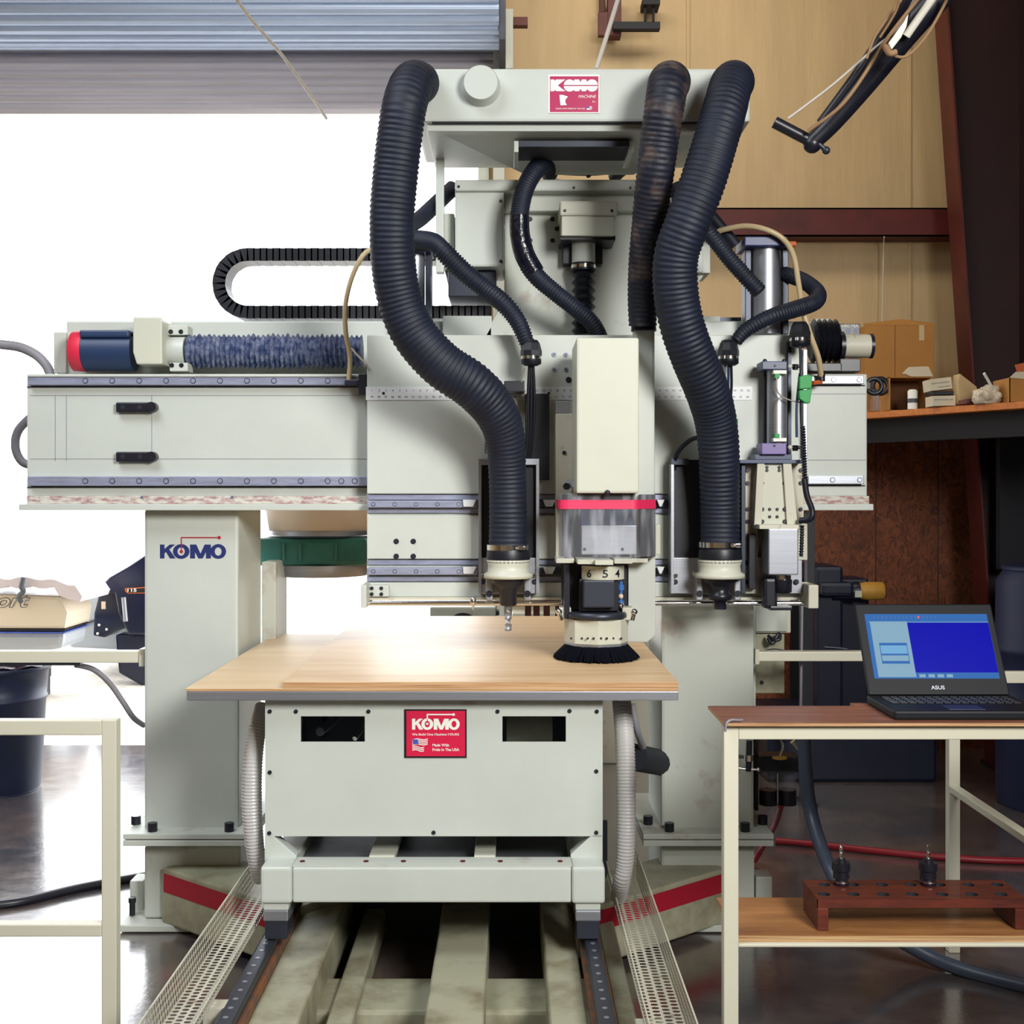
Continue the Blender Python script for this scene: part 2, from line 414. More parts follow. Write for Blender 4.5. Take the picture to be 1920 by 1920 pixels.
b = MB(); slabz(b, colx(0)+.012, 3.05, colx(zt)+.012, 3.05, CYF-.004, CYF+.004, redsteel_d); b.done('web', t)
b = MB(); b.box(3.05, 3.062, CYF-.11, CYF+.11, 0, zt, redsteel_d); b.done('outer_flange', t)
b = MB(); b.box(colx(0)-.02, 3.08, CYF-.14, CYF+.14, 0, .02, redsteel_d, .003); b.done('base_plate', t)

# rolling door
t = thing('door_1', 'd', 'door', (-3, 7.9, 4.0)); del t['label']; del t['category']; t['kind'] = 'structure'
b = MB(); yc, zc, R = 7.55, 4.74, .40
n = 64; prof = []
for k in range(n+1):
    a = 2*PI*k/n; prof.append((a, R))
vv = []; ff = []; NR = 34
for k in range(NR*6):
    a = 2*PI*k/(NR*6); ph = (k % 6)
    rr = R-(0.012 if ph == 0 else 0)+(.006 if ph in (2, 3, 4) else 0)
    vv.append((yc+rr*math.cos(a), zc+rr*math.sin(a)))
x0, x1 = -5.5, X(936, 7.5)
V = [Vector((x0, y, z)) for y, z in vv]+[Vector((x1, y, z)) for y, z in vv]; n = len(vv)
b.add(V, [(i, (i+1) % n, n+(i+1) % n, n+i) for i in range(n)]+[tuple(range(n)), tuple(range(2*n-1, n-1, -1))], coilblue)
b.done('door_coil', t)
b = MB(); V = []; ys = 7.93; zt0, zb = 4.95, Z(216, 7.93)+.03; ns = int((zt0-zb)/.0515)
for i in range(ns*8+1):
    z = zt0-(zt0-zb)*i/(ns*8); ph = (i % 8)/8; yy = ys-.012*math.sin(PI*ph) + (.004 if i % 8 == 0 else 0); V.append((yy, z))
x0, x1 = -5.5, X(925, 7.93); n = len(V)
vv = [Vector((x0, y, z)) for y, z in V]+[Vector((x1, y, z)) for y, z in V]+[Vector((x0, y+.012, z)) for y, z in V]+[Vector((x1, y+.012, z)) for y, z in V]
fs = [(i, i+1, n+i+1, n+i) for i in range(n-1)]+[(2*n+i, 3*n+i, 3*n+i+1, 2*n+i+1) for i in range(n-1)]+[(n+i, n+i+1, 3*n+i+1, 3*n+i) for i in range(n-1)]
b.add(vv, fs, slatm, True); b.done('slat_curtain', t)
b = MB(); b.box(-5.5, X(925, 7.93), 7.90, 7.96, zb-.03, zb+.005, slatm, .006); b.done('bottom_bar', t)
b = MB(); b.box(X(925, 7.9), X(925, 7.9)+.07, 7.88, 7.99, 0, 5.1, paint_dirty, .004); b.done('guide_track', t)
b = MB(); b.box(X(936, 7.5), X(948, 7.5), 7.35, 7.95, 4.3, 5.3, steel_dark, .004); b.box(X(948, 7.5), X(990, 7.5), 7.6, 7.66, 4.48, 4.53, redsteel); b.box(X(948, 7.6), X(962, 7.6), 7.55, 7.6, 4.2, 4.56, paint_dirty, .003)
b.done('coil_bracket', t)

# ================================================================= THE CNC MACHINE
M = thing('cnc_router', 'large ivory gantry CNC router with black ribbed dust hoses, filling the middle of the shop', 'machine', (-.25, 4.5, 0))
# ---- columns
YC = 4.75; D = .44
def bolt_up(parent, px, py, Y, r=9, h=16):
    b = MB(); p = P(px, py, Y); p.z = Z(1564, YC-.09); b.lathe(p, (0, 0, 1), [(0, r*Y/F), (h*Y/F, r*Y/F)], blackm, 12); return b.done('bolt', parent)
b = MB(); b.pb(270, 955, 447, 1562, YC, D, paint, .012)
lc = b.done('column', M, 'left ivory upright column carrying a navy logo')
b = MB(); komo(b, 300, 1021, 424, 1047, YC-.0012, navy)
Yl = YC-.002
for q in ([(339, 1008), (341, 1008), (341, 1030), (339, 1030)], [(339, 1007), (411, 1007), (411, 1009), (339, 1009)]): poly(b, q, Yl, stripe_red)
disc(b, 340, 1034, 3.2, Yl, stripe_red); disc(b, 411, 1008, 3.2, Yl, stripe_red)
b.done('logo', lc, 'navy lettering with a thin red line and two dots')
b = MB(); b.pb(447, 1060, 458, 1330, 4.95, .24, paint_dirty, .004)
b.box(X(447, YC)+.001, X(447, YC)+.06, 5.19, 5.45, .9, 1.36, paint_dirty, .006); b.done('cable_trunk', lc)
b = MB(); b.pb(1240, 1130, 1414, 1562, YC, D, paint_dirty, .012)
rc = b.done('column', M, 'right ivory upright column, mostly shaded')
b = MB(); b.pb(1404, 1140, 1417, 1555, YC+.3, .1, paint_dirty, .003); b.done('edge_strip', rc)
for c, xs, bx in ((lc, (230, 466), ((255, 1552, 4.80), (286, 1560, 4.70), (430, 1556, 4.70))), (rc, (1206, 1451), ((1215, 1553, 4.80), (1255, 1556, 4.70), (1397, 1554, 4.70), (1430, 1548, 4.80)))):
    b = MB(); b.pb(xs[0], 1564, xs[1], 1574, YC-.09, D+.2, paint_dirty, .003); b.pb(xs[0], 1576, xs[1], 1587, YC-.09, D+.2, paint_dirty, .003)
    pl = b.done('flange', c)
    for q in bx: bolt_up(pl, *q)
b = MB(); b.pb(270, 1587, 450, 1722, YC, D, paint_dirty, .01); lp = b.done('pedestal', lc)
b = MB(); b.pb(1240, 1587, 1415, 1722, YC, D, paint_dirty, .01); rp = b.done('pedestal', rc)
b = MB(); b.box(X(226, 4.7), X(480, 4.7), 4.68, 5.25, .005, .03, paint_dirty, .004); b.pb(243, 1652, 268, 1722, 4.85, .1, paint_dirty, .005); b.done('foot_plate', lc)
b = MB(); b.box(X(1210, 4.7), X(1452, 4.7), 4.68, 5.25, .005, .03, paint_dirty, .004); b.pb(1417, 1644, 1448, 1722, 4.85, .1, paint_dirty, .005); b.done('foot_plate', rc)
b = MB(); p = P(248, 1716, 4.78); b.cyl(p, p+Vector((0, 0, .06)), .011, blackm); b.lathe(p+Vector((0, 0, .05)), (0, 0, 1), [(0, .016), (.018, .016)], blackm, 6); b.done('levelling_bolt', lc)
# ---- diagonal braces with a red stripe
def brace(A, B, zt_, zb_, nm, lab):
    b = MB(); A = Vector((*A, 0)); B = Vector((*B, 0)); d = (B-A).normalized(); nrm = Vector((-d.y, d.x, 0))
    if nrm.y < 0: nrm = -nrm
    o = nrm*.26
    V = [A, B, B+o, A+o]; vv = [Vector((p.x, p.y, zb_)) for p in V]+[Vector((p.x, p.y, zt_)) for p in V]
    b.add(vv, [(0, 1, 2, 3), (4, 5, 6, 7), (0, 1, 5, 4), (1, 2, 6, 5), (2, 3, 7, 6), (3, 0, 4, 7)], paint_floor, False, .008)
    br = b.done('brace', M, lab)
    b = MB(); e = -nrm*.0012
    b.add([Vector((A.x, A.y, zt_-.018))+e+d*.015, Vector((B.x, B.y, zt_-.018))+e-d*.01, Vector((B.x, B.y, zt_-.088))+e-d*.01, Vector((A.x, A.y, zt_-.088))+e+d*.015], [(0, 1, 2, 3)], stripe_red)
    b.done('red_stripe', br)
brace((-1.31, 4.72), (-.74, 4.24), .235, .03, 'brace', 'left diagonal base brace with a red stripe')
brace((.82, 4.72), (.30, 4.28), .235, .03, 'brace', 'right diagonal base brace with a red stripe')
# ---- gantry beam
YB = 4.72
b = MB(); b.pb(50, 701, 1626, 931, YB, .46, paint, .006)
beam = b.done('gantry_beam', M, 'long ivory horizontal beam across both columns')
b = MB(); b.pb(50, 703, 690, 706, YB-.035, .5, paint_dirty); b.done('beam_cap', beam)
b = MB(); b.pb(50, 930, 1630, 945, YB-.02, .5, paint_rust, .003); b.done('ledge', beam, 'ledge dusted with reddish grime')
b = MB(); b.pb(35, 945, 1638, 957, YB-.06, .55, paint, .003); b.done('beam_flange', beam)
def railp(parent, x0, y0, x1, y1, Y, t, holes, m=rail_steel, name='linear_rail', r=5.5):
    b = MB(); b.pb(x0, y0, x1, y1, Y, t, m, .003)
    yc_ = (y0+y1)/2
    for h in holes:
        p = P(h, yc_, Y); b.lathe(p+Vector((0, .0005, 0)), (0, -1, 0), [(0, r*Y/F), (.0012, r*Y/F)], steel_dark, 12)
        b.lathe(p+Vector((0, -.0008, 0)), (0, -1, 0), [(0, r*.75*Y/F), (.001, r*.75*Y/F)], m, 12)
    return b.done(name, parent)
hs = [160+50.5*i for i in range(11)]
railp(beam, 52, 706, 680, 722, YB-.03, .03, hs); railp(beam, 52, 893, 690, 911, YB-.03, .03, hs+[640])
railp(beam, 1515, 704, 1620, 720, YB-.03, .03, [1563, 1611], alu, r=5); railp(beam, 1515, 892, 1620, 908, YB-.03, .03, [1561, 1612], alu, r=5)
b = MB()
for y in (724.5, 912.5): b.pb(50, y, 690, y+2, YB-.004, .006, dark)
for y in (721.5, 909.5): b.pb(1515, y, 1622, y+2, YB-.004, .006, dark)
b.done('rail_groove', beam)
b = MB()
for y in (741, 860): b.pb(56, y, 690, y+1.1, YB-.0008, .002, wiregrey)
b.pb(284, 741, 285, 847, YB-.0008, .002, wiregrey); b.pb(103, 742, 104, 865, YB-.0008, .002, wiregrey); b.pb(124, 742, 125, 865, YB-.0008, .002, wiregrey)
for y in (738, 862): b.pb(1515, y, 1624, y+1.3, YB-.0008, .002, wiregrey)
b.done('scribed_lines', beam)
for y in (754, 847):
    b = MB(); b.pb(217, y, 286, y+19, YB-.03, .03, blackm, .005); p = P(286, y+9.5, YB-.015); b.cyl(p+Vector((0, -.02, 0)), p+Vector((0, .015, 0)), .019, blackm)
    for sx in (230, 262): disc(b, sx, y+9, 4, YB-.0305, steel_dark)
    b.done('stop_block', beam)
for sx in (267, 436): screw(beam, sx, 932, YB-.022, 3, rail_steel)
# raised back housing on top of beam
b = MB(); b.pb(124, 602, 1500, 702, 4.9, .28, paint, .006); b.pb(100, 622, 124, 700, 4.88, .3, paint_dirty, .006)
b.pb(830, 592, 922, 640, 4.86, .05, paint, .003); b.done('drive_housing', beam)
b = MB(); b.pb(1315, 593, 1350, 630, 4.95, .05, paint_dirty); b.pb(1350, 595, 1390, 630, 4.97, .05, steel_dark); b.pb(1530, 598, 1560, 640, 4.95, .1, paint_dirty)
b.done('rear_bracket', beam)
# X drive motor, ball screw bellows
YM = 4.72
def hx(px, py, Y, L, r, m, bb, seg=32):
    p = P(px, py, Y); bb.lathe(p, (1, 0, 0), [(0, r), (L, r)], m, seg)
b = MB(); r = 37*YM/F
p = P(137, 659, YM+.08); S = (YM+.08)/F
b.lathe(p, (1, 0, 0), [(0, 34*S), (2*S, 37*S), (24*S, 38*S)], redmotor, 32)
b.lathe(p, (1, 0, 0), [(24*S, 37*S), (116*S, 37*S)], bluemotor, 32)
b.box(p.x+24*S, p.x+116*S, p.y-.075, p.y, p.z+22*S, p.z+36*S, bluemotor, .008)
mt = b.done('drive_motor', M, 'dark blue cylindrical motor with a red end band at the left beam end')
b = MB(); b.prism([(249, 594), (300, 594), (304, 601), (304, 683), (256, 683), (249, 660)], 4.70, .15, cream, .006); b.done('motor_mount', mt)
b = MB(); b.lathe(P(303, 658, 4.80), (1, 0, 0), [(0, 26*S), (46*S, 26*S)], paint, 32); b.pb(303, 610, 352, 628, 4.78, .08, paint_dirty, .003); b.pb(318, 680, 352, 696, 4.72, .08, paint_dirty, .003)
for q in ((320, 622), (339, 622), (322, 685), (340, 685)): disc(b, q[0], q[1], 4.5, 4.779 if q[1] < 650 else 4.719, blackm)
b.done('coupling', mt)
b = MB(); prof = []; k = 0; x = 0
while x < 330:
    j = random.uniform(-2, 2); prof += [(x*S, (26+j*.5)*S), ((x+4.5)*S, (33+j)*S)]; x += 9.2
V = []; b.lathe(P(352, 659, 4.80), (1, 0, 0), prof, bellows, 14, False); b.done('bellows', M, 'grimy accordion bellows over the drive screw')
# right-hand end bearing
b = MB(); b.lathe(P(1520, 640, 4.8), (1, 0, 0), [(i*5*S, (42 if i % 2 else 34)*S) for i in range(11)], black, 20, False); b.pb(1490, 680, 1580, 697, 4.72, .12, blackm, .004); b.done('bellows', M)
b = MB(); b.lathe(P(1572, 649, 4.76), (1, 0, 0), [(0, 27*S), (8*S, 27*S)], blackm, 32); b.lathe(P(1580, 649, 4.76), (1, 0, 0), [(0, 22*S), (50*S, 22*S)], cream_dirty, 32); b.lathe(P(1629, 649, 4.76), (1, 0, 0), [(0, 23*S), (6*S, 23*S)], blackm, 32)
b.pb(1575, 672, 1614, 697, 4.72, .1, blackm, .003); b.pb(1574, 607, 1613, 628, 4.78, .03, blackm, .003); disc(b, 1591, 620, 5, 4.779, steel_dark); disc(b, 1606, 620, 5, 4.779, steel_dark)
text_mb(b, 'ABC MJA', 1578, 613, 5, 4.778, white, 31); b.done('end_bearing', M, 'beige cylindrical bearing cap on the right beam end')
b = MB(); c = P(1639, 724, 4.8); RR = 18*S
pts = [tuple(c+Vector((RR*.78*math.cos(a), 0, RR*.78*math.sin(a)))) for a in [2*PI*i/24 for i in range(25)]]
b.tube(pts, black, RR*.24, seg=10, raw=True); b.box(X(1622, 4.8), X(1628, 4.8), 4.78, 4.82, c.z-.012, c.z+.012, black); b.done('lifting_ring', beam)
# ---- carriage plate
YP = 4.60; TP = .05
b = MB()
b.pb(688, 628, 1500, 926, YP, TP, paint, .004)
b.pb(688, 966, 1500, 1048, YP, TP, paint, .004)
b.pb(688, 1092, 1512, 1119, YP, TP, paint, .004)
b.pb(688, 926, 1500, 966, YP+.02, .03, paint); b.pb(688, 1048, 1500, 1092, YP+.02, .03, paint)
car = b.done('carriage_plate', M, 'wide flat ivory plate riding on the beam')
b = MB()
for y in (928, 953, 1050, 1081): b.pb(690, y, 1500, y+9, YP+.008, .012, rail_steel, .001)
b.done('rail_channel', car)
hs = [700+40*i for i in range(6)]
for y in (939, 1065):
    railp(car, 688, y, 895, y+13, YP-.02, .045, hs[:-1], rail_steel, r=4)
    for x0, x1 in ((868, 893), (1018, 1042), (1232, 1246)):
        b = MB(); b.prism([(x0, y-2), (x1, y-2), (x1-6, y+11), (x0+1 if x0 == 868 else x0+5, y+11)], YP-.035, .03, grey_label, .001); b.done('rail_end', car)
    b = MB(); b.pb(1010, y, 1265, y+12, YP-.01, .03, steel_dark); b.done('linear_rail', car)
b = MB(); b.pb(686, 725, 1410, 750, YP-.0025, .003, grey_label)
nn = [str(i) for i in range(1, 61)]
for i in range(0, 56):
    px = 697+12.8*i
    if px > 1402: break
    text_mb(b, nn[i], px, 734, 3.8, YP-.0032, inkgrey); text_mb(b, str(99-i), px-2, 746, 3.8, YP-.0032, inkgrey)
for x in (719, 1029): disc(b, x, 737.5, 2.7, YP-.0034, inkblk)
b.done('ruler_tape', car, 'white adhesive ruler with two rows of tiny numbers')
for q in ((1039, 665), (1061, 665), (1039, 693), (1061, 693)): screw(car, *q, YP, 4.5, rail_steel)
screw(car, 1066, 712, YP, 5.5)
for q in ((743, 1015), (775, 1015), (743, 1043), (775, 1043)): screw(car, *q, YP, 5.2)
# lower cross bar with round rod
b = MB(); b.pb(676, 1097, 687, 1140, YP-.13, .2, paint, .004); b.pb(687, 1097, 729, 1119, YP-.035, .04, paint, .004); eb = b.done('end_bracket', car)
for q in ((697, 1103), (715, 1103), (697, 1114), (715, 1114)): screw(eb, *q, YP-.035, 3.6)
b = MB(); b.pb(1516, 1097, 1535, 1141, YP-.13, .16, cream_dirty, .004); b.pb(1502, 1092, 1517, 1116, YP-.035, .04, cream_dirty, .004); eb = b.done('end_bracket', car)
for q in ((1508, 1100), (1508, 1109)): screw(eb, *q, YP-.035, 3.6)
b = MB(); p = P(690, 1131, YP-.06); q = P(1520, 1131, YP-.06); b.cyl(p, q, .009, chrome); b.pb(690, 1120, 1500, 1125, YP-.02, .03, cream_dirty); b.done('guide_rod', car)
b = MB(); p = P(887, 1128, YP-.075); b.sphere(p, .012, chrome, sq=1.6); b.cyl(p, p+Vector((0, .02, -.03)), .003, chrome); b.done('eye_bolt', car)

# ---- tool head builder
def dust_hose(name, pts, m=hose_blk, rib=.035, pitch=.0175, lab=None, seg=28, wob=.02, parent=None):
    b = MB(); b.ptube(pts, m, rib=rib, pitch=pitch, seg=seg, wob=wob, n=12); return b.done(name, parent or M, lab)
def clamp(parent, px, py, Y, r, hh=10, m=chrome, axis=(0, 0, 1)):
    b = MB(); p = P(px, py, Y); h_ = hh*Y/F; b.lathe(p-Vector(axis)*h_/2, axis, [(0, r), (h_, r)], m, 32)
    b.box(p.x+r*.5, p.x+r*.5+.022, p.y-r-.006, p.y-r+.03, p.z-.007, p.z+.007, m, .003); b.cyl(Vector((p.x+r*.35, p.y-r*.92, p.z)), Vector((p.x+r*.9, p.y-r*.6, p.z)), .004, m)
    return b.done('hose_clamp', parent)
YS = 4.42
def spindle(cx, x0, x1, second=False):
    b = MB()
    b.pb(x0, 870, x0+6, 1113, YP-.085, .085, alu, .001); b.pb(x1-6, 870, x1, 1113, YP-.085, .085, alu, .001)
    b.pb(x0, 862, x1, 1050, YP-.055, .05, blackm, .003)
    b.pb(x0, 860, x0+34, 872, YP-.085, .05, alu if not second else steel_dark, .002); b.pb(x1-30, 860, x1, 872, YP-.085, .05, alu if not second else steel_dark, .002)
    b.pb(x0, 1046, x1, 1113, YP-.075, .05, alu, .002)
    h = b.done('spindle_unit', M, ('router spindle unit left of the tool turret, holding a long drill bit' if not second else 'router spindle unit right of the tool turret, with empty collet'))
    c = P(cx, 1050, YS); S = YS/F
    b = MB(); b.lathe(c, (0, 0, -1), [(-6*S, 38*S), (0, 41*S), (10*S, 38*S), (22*S, 39*S), (26*S, 46*S), (33*S, 46*S), (34*S, 42*S)], cream, 36)
    b.box(c.x-44*S, c.x+44*S, c.y, YP-.06, c.z-33*S, c.z-26*S, cream, .002)
    b.box(c.x-34*S, c.x+34*S, c.y+.05, YP-.06, c.z-25*S, c.z, cream, .002); b.done('spindle_nose', h)
    b = MB(); b.lathe(c, (0, 0, -1), [(33*S, 32*S), (44*S, 31*S), (50*S, 22*S), (57*S, 17*S), (84*S, 16*S), (86*S, 11*S)] if not second else [(33*S, 32*S), (40*S, 31*S), (46*S, 20*S), (60*S, 16*S), (64*S, 22*S), (74*S, 22*S), (76*S, 12*S), (92*S, 12*S)], blackm, 24); b.done('collet_nut', h)
    for sx in (-1, 1):
        b = MB(); q = c+Vector((sx*36*S, .04, -46*S)); b.box(q.x-.012, q.x+.012, q.y-.01, q.y+.08, q.z-.06, q.z+.03, alu, .005); b.cyl(q+Vector((0, -.012, -.035)), q+Vector((0, .02, -.035)), .012, blackm); b.done('clamp_lug', h)
    for q in ((x0+8, 1091), (x1-9, 1091)): screw(h, *q, YP-.075, 5)
    for q in ((x0+9, 1079), (x1-9, 1079)): screw(h, *q, YP-.085, 4, chrome)
    if not second:
        b = MB(); b.lathe(c, (0, 0, -1), [(80*S, 6*S), (88*S, 6*S)], alu, 16); L = 46*S; V = []; fcs = []; N = 40
        for i in range(N+1):
            tw = i/N*PI*2.2; zz = -87*S-i/N*L
            for k in range(8):
                a = 2*PI*k/8; rr = 6.6*S*(1 if (k % 4) in (0, 1) else .55); V.append(c+Vector((rr*math.cos(a+tw), rr*math.sin(a+tw), zz)))
        for i in range(N):
            for k in range(8): fcs.append((i*8+k, i*8+(k+1) % 8, i*8+8+(k+1) % 8, i*8+8+k))
        fcs.append(tuple(range(N*8, N*8+8))); b.add(V, fcs, alu, False); b.done('drill_bit', h, 'bright spiral drill bit pointing down')
    b = MB(); b.lathe(c, (0, 0, 1), [(-4*S, 40*S), (4*S, 41*S), (16*S, 40*S), (20*S, 39*S)], black, 32); b.done('rubber_cuff', h)
    return h
s1 = spindle(953, 897, 1011); s2 = spindle(1326+24, 1258, 1385, True)
# ---- manifold box on top
YF = 4.36
b = MB(); b.pb(778, 128, 1407, 228, YF, .55, paint, .01)
b.pb(800, 228, 1390, 246, YF+.03, .50, paint, .004)
man = b.done('dust_manifold', M, 'long ivory box across the top that the dust hoses plug into')
b = MB(); b.pb(810, 227, 1390, 230, YF+.005, .02, dark); b.done('shadow_gap', man)
b = MB()   # tapered underside hood and frame
z1 = Z(246, YF+.05); 
def hood(mb, xa0, xa1, ya, za, xb0, xb1, yb, zb_, m, t=.01):
    V = [Vector((xa0, ya, za)), Vector((xa1, ya, za)), Vector((xb1, yb, zb_)), Vector((xb0, yb, zb_))]
    V2 = [v+Vector((0, .0, t)) for v in V]
    mb.add(V+V2, [(0, 1, 2, 3), (7, 6, 5, 4), (0, 1, 5, 4), (1, 2, 6, 5), (2, 3, 7, 6), (3, 0, 4, 7)], m)
hood(b, X(830, 4.45), X(1345, 4.45), 4.43, z1-.005, X(830, 4.45)+.30, X(1345, 4.45)-.26, 4.84, z1-.045, paint)
b.done('underside_hood', man)
b = MB()
xa, xb = X(972, 4.5), X(1178, 4.5); ya, yb = 4.47, 4.66
zz = z1-.03
b.box(xa-.016, xa, ya-.01, yb+.03, zz-.03, zz+.01, paint, .002); b.box(xb, xb+.016, ya-.01, yb+.03, zz-.03, zz+.01, paint, .002)
b.box(xa, xb, ya, yb, zz-.008, zz-.002, dark); b.box(xa, xb, ya-.01, ya, zz-.010, zz+.01, steel_dark); b.done('filter_frame', man)
b = MB(); c = P(902, 164, YF); b.lathe(c, (0, -1, 0), [(0, 37*YF/F), (.012, 34*YF/F), (.05, 33*YF/F), (.055, 31*YF/F)], paint, 36); b.done('port_cap', man, 'round capped port, painted over')
for cx_ in (785, 1258, 1378):
    b = MB(); c = P(cx_, 157, YF+.002); b.lathe(c, (0, -1, 0), [(0, 33*YF/F), (.035, 33*YF/F)], alu, 32); b.done('hose_port', man)
b = MB(); b.pb(1028, 140, 1124, 212, YF-.003, .003, white, .0008); b.pb(1031, 143, 1122, 210, YF-.004, .002, redb)
sg = b.done('sign_plate', man, 'crimson nameplate with silver border and white lettering')
b = MB(); Ys = YF-.005
poly(b, [(1032, 149), (1039, 149), (1040.5, 151.5), (1043, 149), (1060, 149), (1046, 160), (1060, 171), (1043, 171), (1040, 168.5), (1039, 171), (1032, 171)], Ys, white)
def half(y0, y1, up):
    pts = []
    base = y1 if up else y0
    c1 = [(1057, base)]
    for k in range(1, 10):
        a = PI*k/10; pts.append((1068-11*math.cos(a), base+(-1 if up else 1)*10.5*math.sin(a)))
    poly(b, c1+pts+[(1079, base)], Ys, white)
    pts = [(1110-11*math.cos(PI*k/10), base+(-1 if up else 1)*10.5*math.sin(PI*k/10)) for k in range(11)]
    poly(b, pts, Ys, white)
    e = 149 if up else 171
    poly(b, [(1073, base), (1077, e), (1086, e), (1088, (e+base)/2), (1091, e), (1099, e), (1103, base)], Ys, white)
half(149, 159.3, True); half(161.3, 171, False)
poly(b, [(1049, 178), (1055, 178), (1065, 181), (1060, 187), (1060, 192), (1063, 197), (1051, 197.5), (1050, 190)], Ys, white)
text_mb(b, 'MACHINE', 1084, 183.5, 5.5, Ys, white, 34, shear=.3); text_mb(b, 'Inc.', 1111, 192, 3.5, Ys, white)
text_mb(b, 'MADE WITH PRIDE IN THE USA', 1042, 205, 2.8, Ys, white, 55)
b.done('sign_lettering', sg)
b = MB(); poly(b, [(1100, 199.5), (1110, 199.5), (1110, 206), (1100, 206)], Ys, white); poly(b, [(1100, 199.5), (1105, 199.5), (1105, 203), (1100, 203)], Ys-.0005, flagblue)
for y in (200.5, 202.5, 204.5): poly(b, [(1105, y), (1110, y), (1110, y+.9), (1105, y+.9)], Ys-.0005, red)
b.done('flag_print', sg)
# supporting struts
b = MB(); b.pb(817, 246, 832, 511, 4.75, .05, paint, .004); b.done('strut', man)
b = MB(); b.pb(1303, 246, 1318, 511, 4.86, .05, paint, .004); b.done('strut', man)
# ---- big hoses
dust_hose('dust_hose', [(788, 157, 4.34, .066), (784, 156, 4.25, .069), (772, 158, 4.16, .072), (759, 195, 4.10, .073), (750, 250, 4.10, .073), (741, 330, 4.12, .073), (735, 410, 4.14, .073), (737, 490, 4.17, .074), (749, 560, 4.20, .075), (776, 625, 4.22, .076), (826, 682, 4.24, .077), (884, 722, 4.27, .077), (925, 765, 4.32, .074), (946, 815, 4.37, .070), (951, 880, 4.41, .067), (953, 960, 4.42, .067), (953, 1045, 4.42, .069)], rib=.019, lab='thick black ribbed hose on the left of the machine', wob=.03)
dust_hose('dust_hose', [(1258, 157, 4.34, .066), (1257, 154, 4.26, .068), (1252, 160, 4.18, .068), (1246, 200, 4.15, .066), (1237, 260, 4.17, .064), (1228, 330, 4.2, .062), (1218, 410, 4.27, .058), (1209, 490, 4.33, .055), (1205, 560, 4.38, .052), (1205, 612, 4.40, .048)], hose_dusty, rib=.019, lab='dusty black ribbed hose joining the square duct')
dust_hose('dust_hose', [(1378, 157, 4.34, .066), (1376, 154, 4.26, .069), (1370, 162, 4.17, .071), (1357, 210, 4.10, .072), (1340, 270, 4.08, .072), (1318, 340, 4.08, .073), (1290, 415, 4.09, .073), (1268, 480, 4.12, .073), (1267, 545, 4.15, .074), (1279, 610, 4.18, .074), (1300, 670, 4.22, .074), (1325, 730, 4.28, .073), (1341, 785, 4.34, .071), (1348, 850, 4.38, .070), (1350, 950, 4.42, .069), (1350, 1045, 4.42, .069)], rib=.02, lab='thick black ribbed hose curving in front of the right side')
clamp(s1, 952, 1026, YS, .074); clamp(s2, 1350, 1021, YS, .076)
# ---- tower behind the plate
YT = 4.86
b = MB(); b.prism([(946, 395), (1195, 380), (1290, 395), (1290, 640), (900, 640), (946, 560)], YT, .28, paint_dirty, .01)
tw = b.done('tower', M, 'ivory tower casting behind the carriage plate')
b = MB(); b.pb(853, 352, 945, 500, YT-.09, .33, paint, .008); b.pb(830, 400, 852, 500, YT-.03, .2, paint_dirty, .005); b.done('side_cover', tw)
b = MB(); b.pb(853, 336, 1210, 358, YT-.11, .4, paint, .008); b.pb(945, 358, 1300, 396, YT-.05, .33, paint_dirty, .006); cv = b.done('top_cover', tw)
for q in ((860, 350), (1076, 352), (1182, 352), (1195, 352), (968, 352)): screw(cv, *q, YT-.11, 2.6)
for q in ((939, 377), (939, 490)): screw(tw, *q, YT-.09, 3)
b = MB(); b.pb(840, 508, 930, 556, YT-.02, .25, steel_dark, .004); b.prism([(833, 500), (945, 500), (930, 512), (930, 560), (845, 560)], YT+.06, .2, paint_dirty); b.done('cable_box', tw)
b = MB(); b.pb(1050, 376, 1158, 404, YT-.2, .2, cream, .008); b.pb(1053, 404, 1152, 442, YT-.19, .17, cream, .004); mo = b.done('lift_motor', tw, 'cream boxed motor at the tower front')
for q in ((1059, 395), (1147, 395)): screw(mo, *q, YT-.2, 2.8)
b = MB(); b.pb(1050, 442, 1154, 450, YT-.17, .17, blackm, .002); b.pb(1055, 458, 1130, 495, YT-.06, .06, blackm, .003); b.done('motor_flange', mo)
Yb = YT-.09; c = P(1094, 448, Yb); S = Yb/F
b = MB(); b.lathe(c, (0, 0, -1), [(0, 22*S), (46*S, 22*S)], paint, 28); b.done('bearing_sleeve', mo)
b = MB(); b.lathe(c, (0, 0, -1), [(46*S, 23*S), (60*S, 23*S)], black, 28); b.lathe(c, (0, 0, -1), [(50*S, 23.6*S), (56*S, 23.6*S)], chrome, 28)
b.lathe(c, (0, 0, -1), [(60*S+i*7.5*S, (23 if i % 2 else 16)*S) for i in range(17)], black, 20, False); b.done('bellows', mo)
for q in ((1036, 411), (1036, 451), (994, 411), (994, 451), (1044, 429)): screw(tw, *q, YT-.0, 4.5)
b = MB(); b.pb(1300, 400, 1332, 512, YT+.02, .2, paint_dirty, .004); b.prism([(1290, 512), (1322, 512), (1296, 548), (1290, 548)], YT+.05, .1, cream); b.done('side_cover', tw)
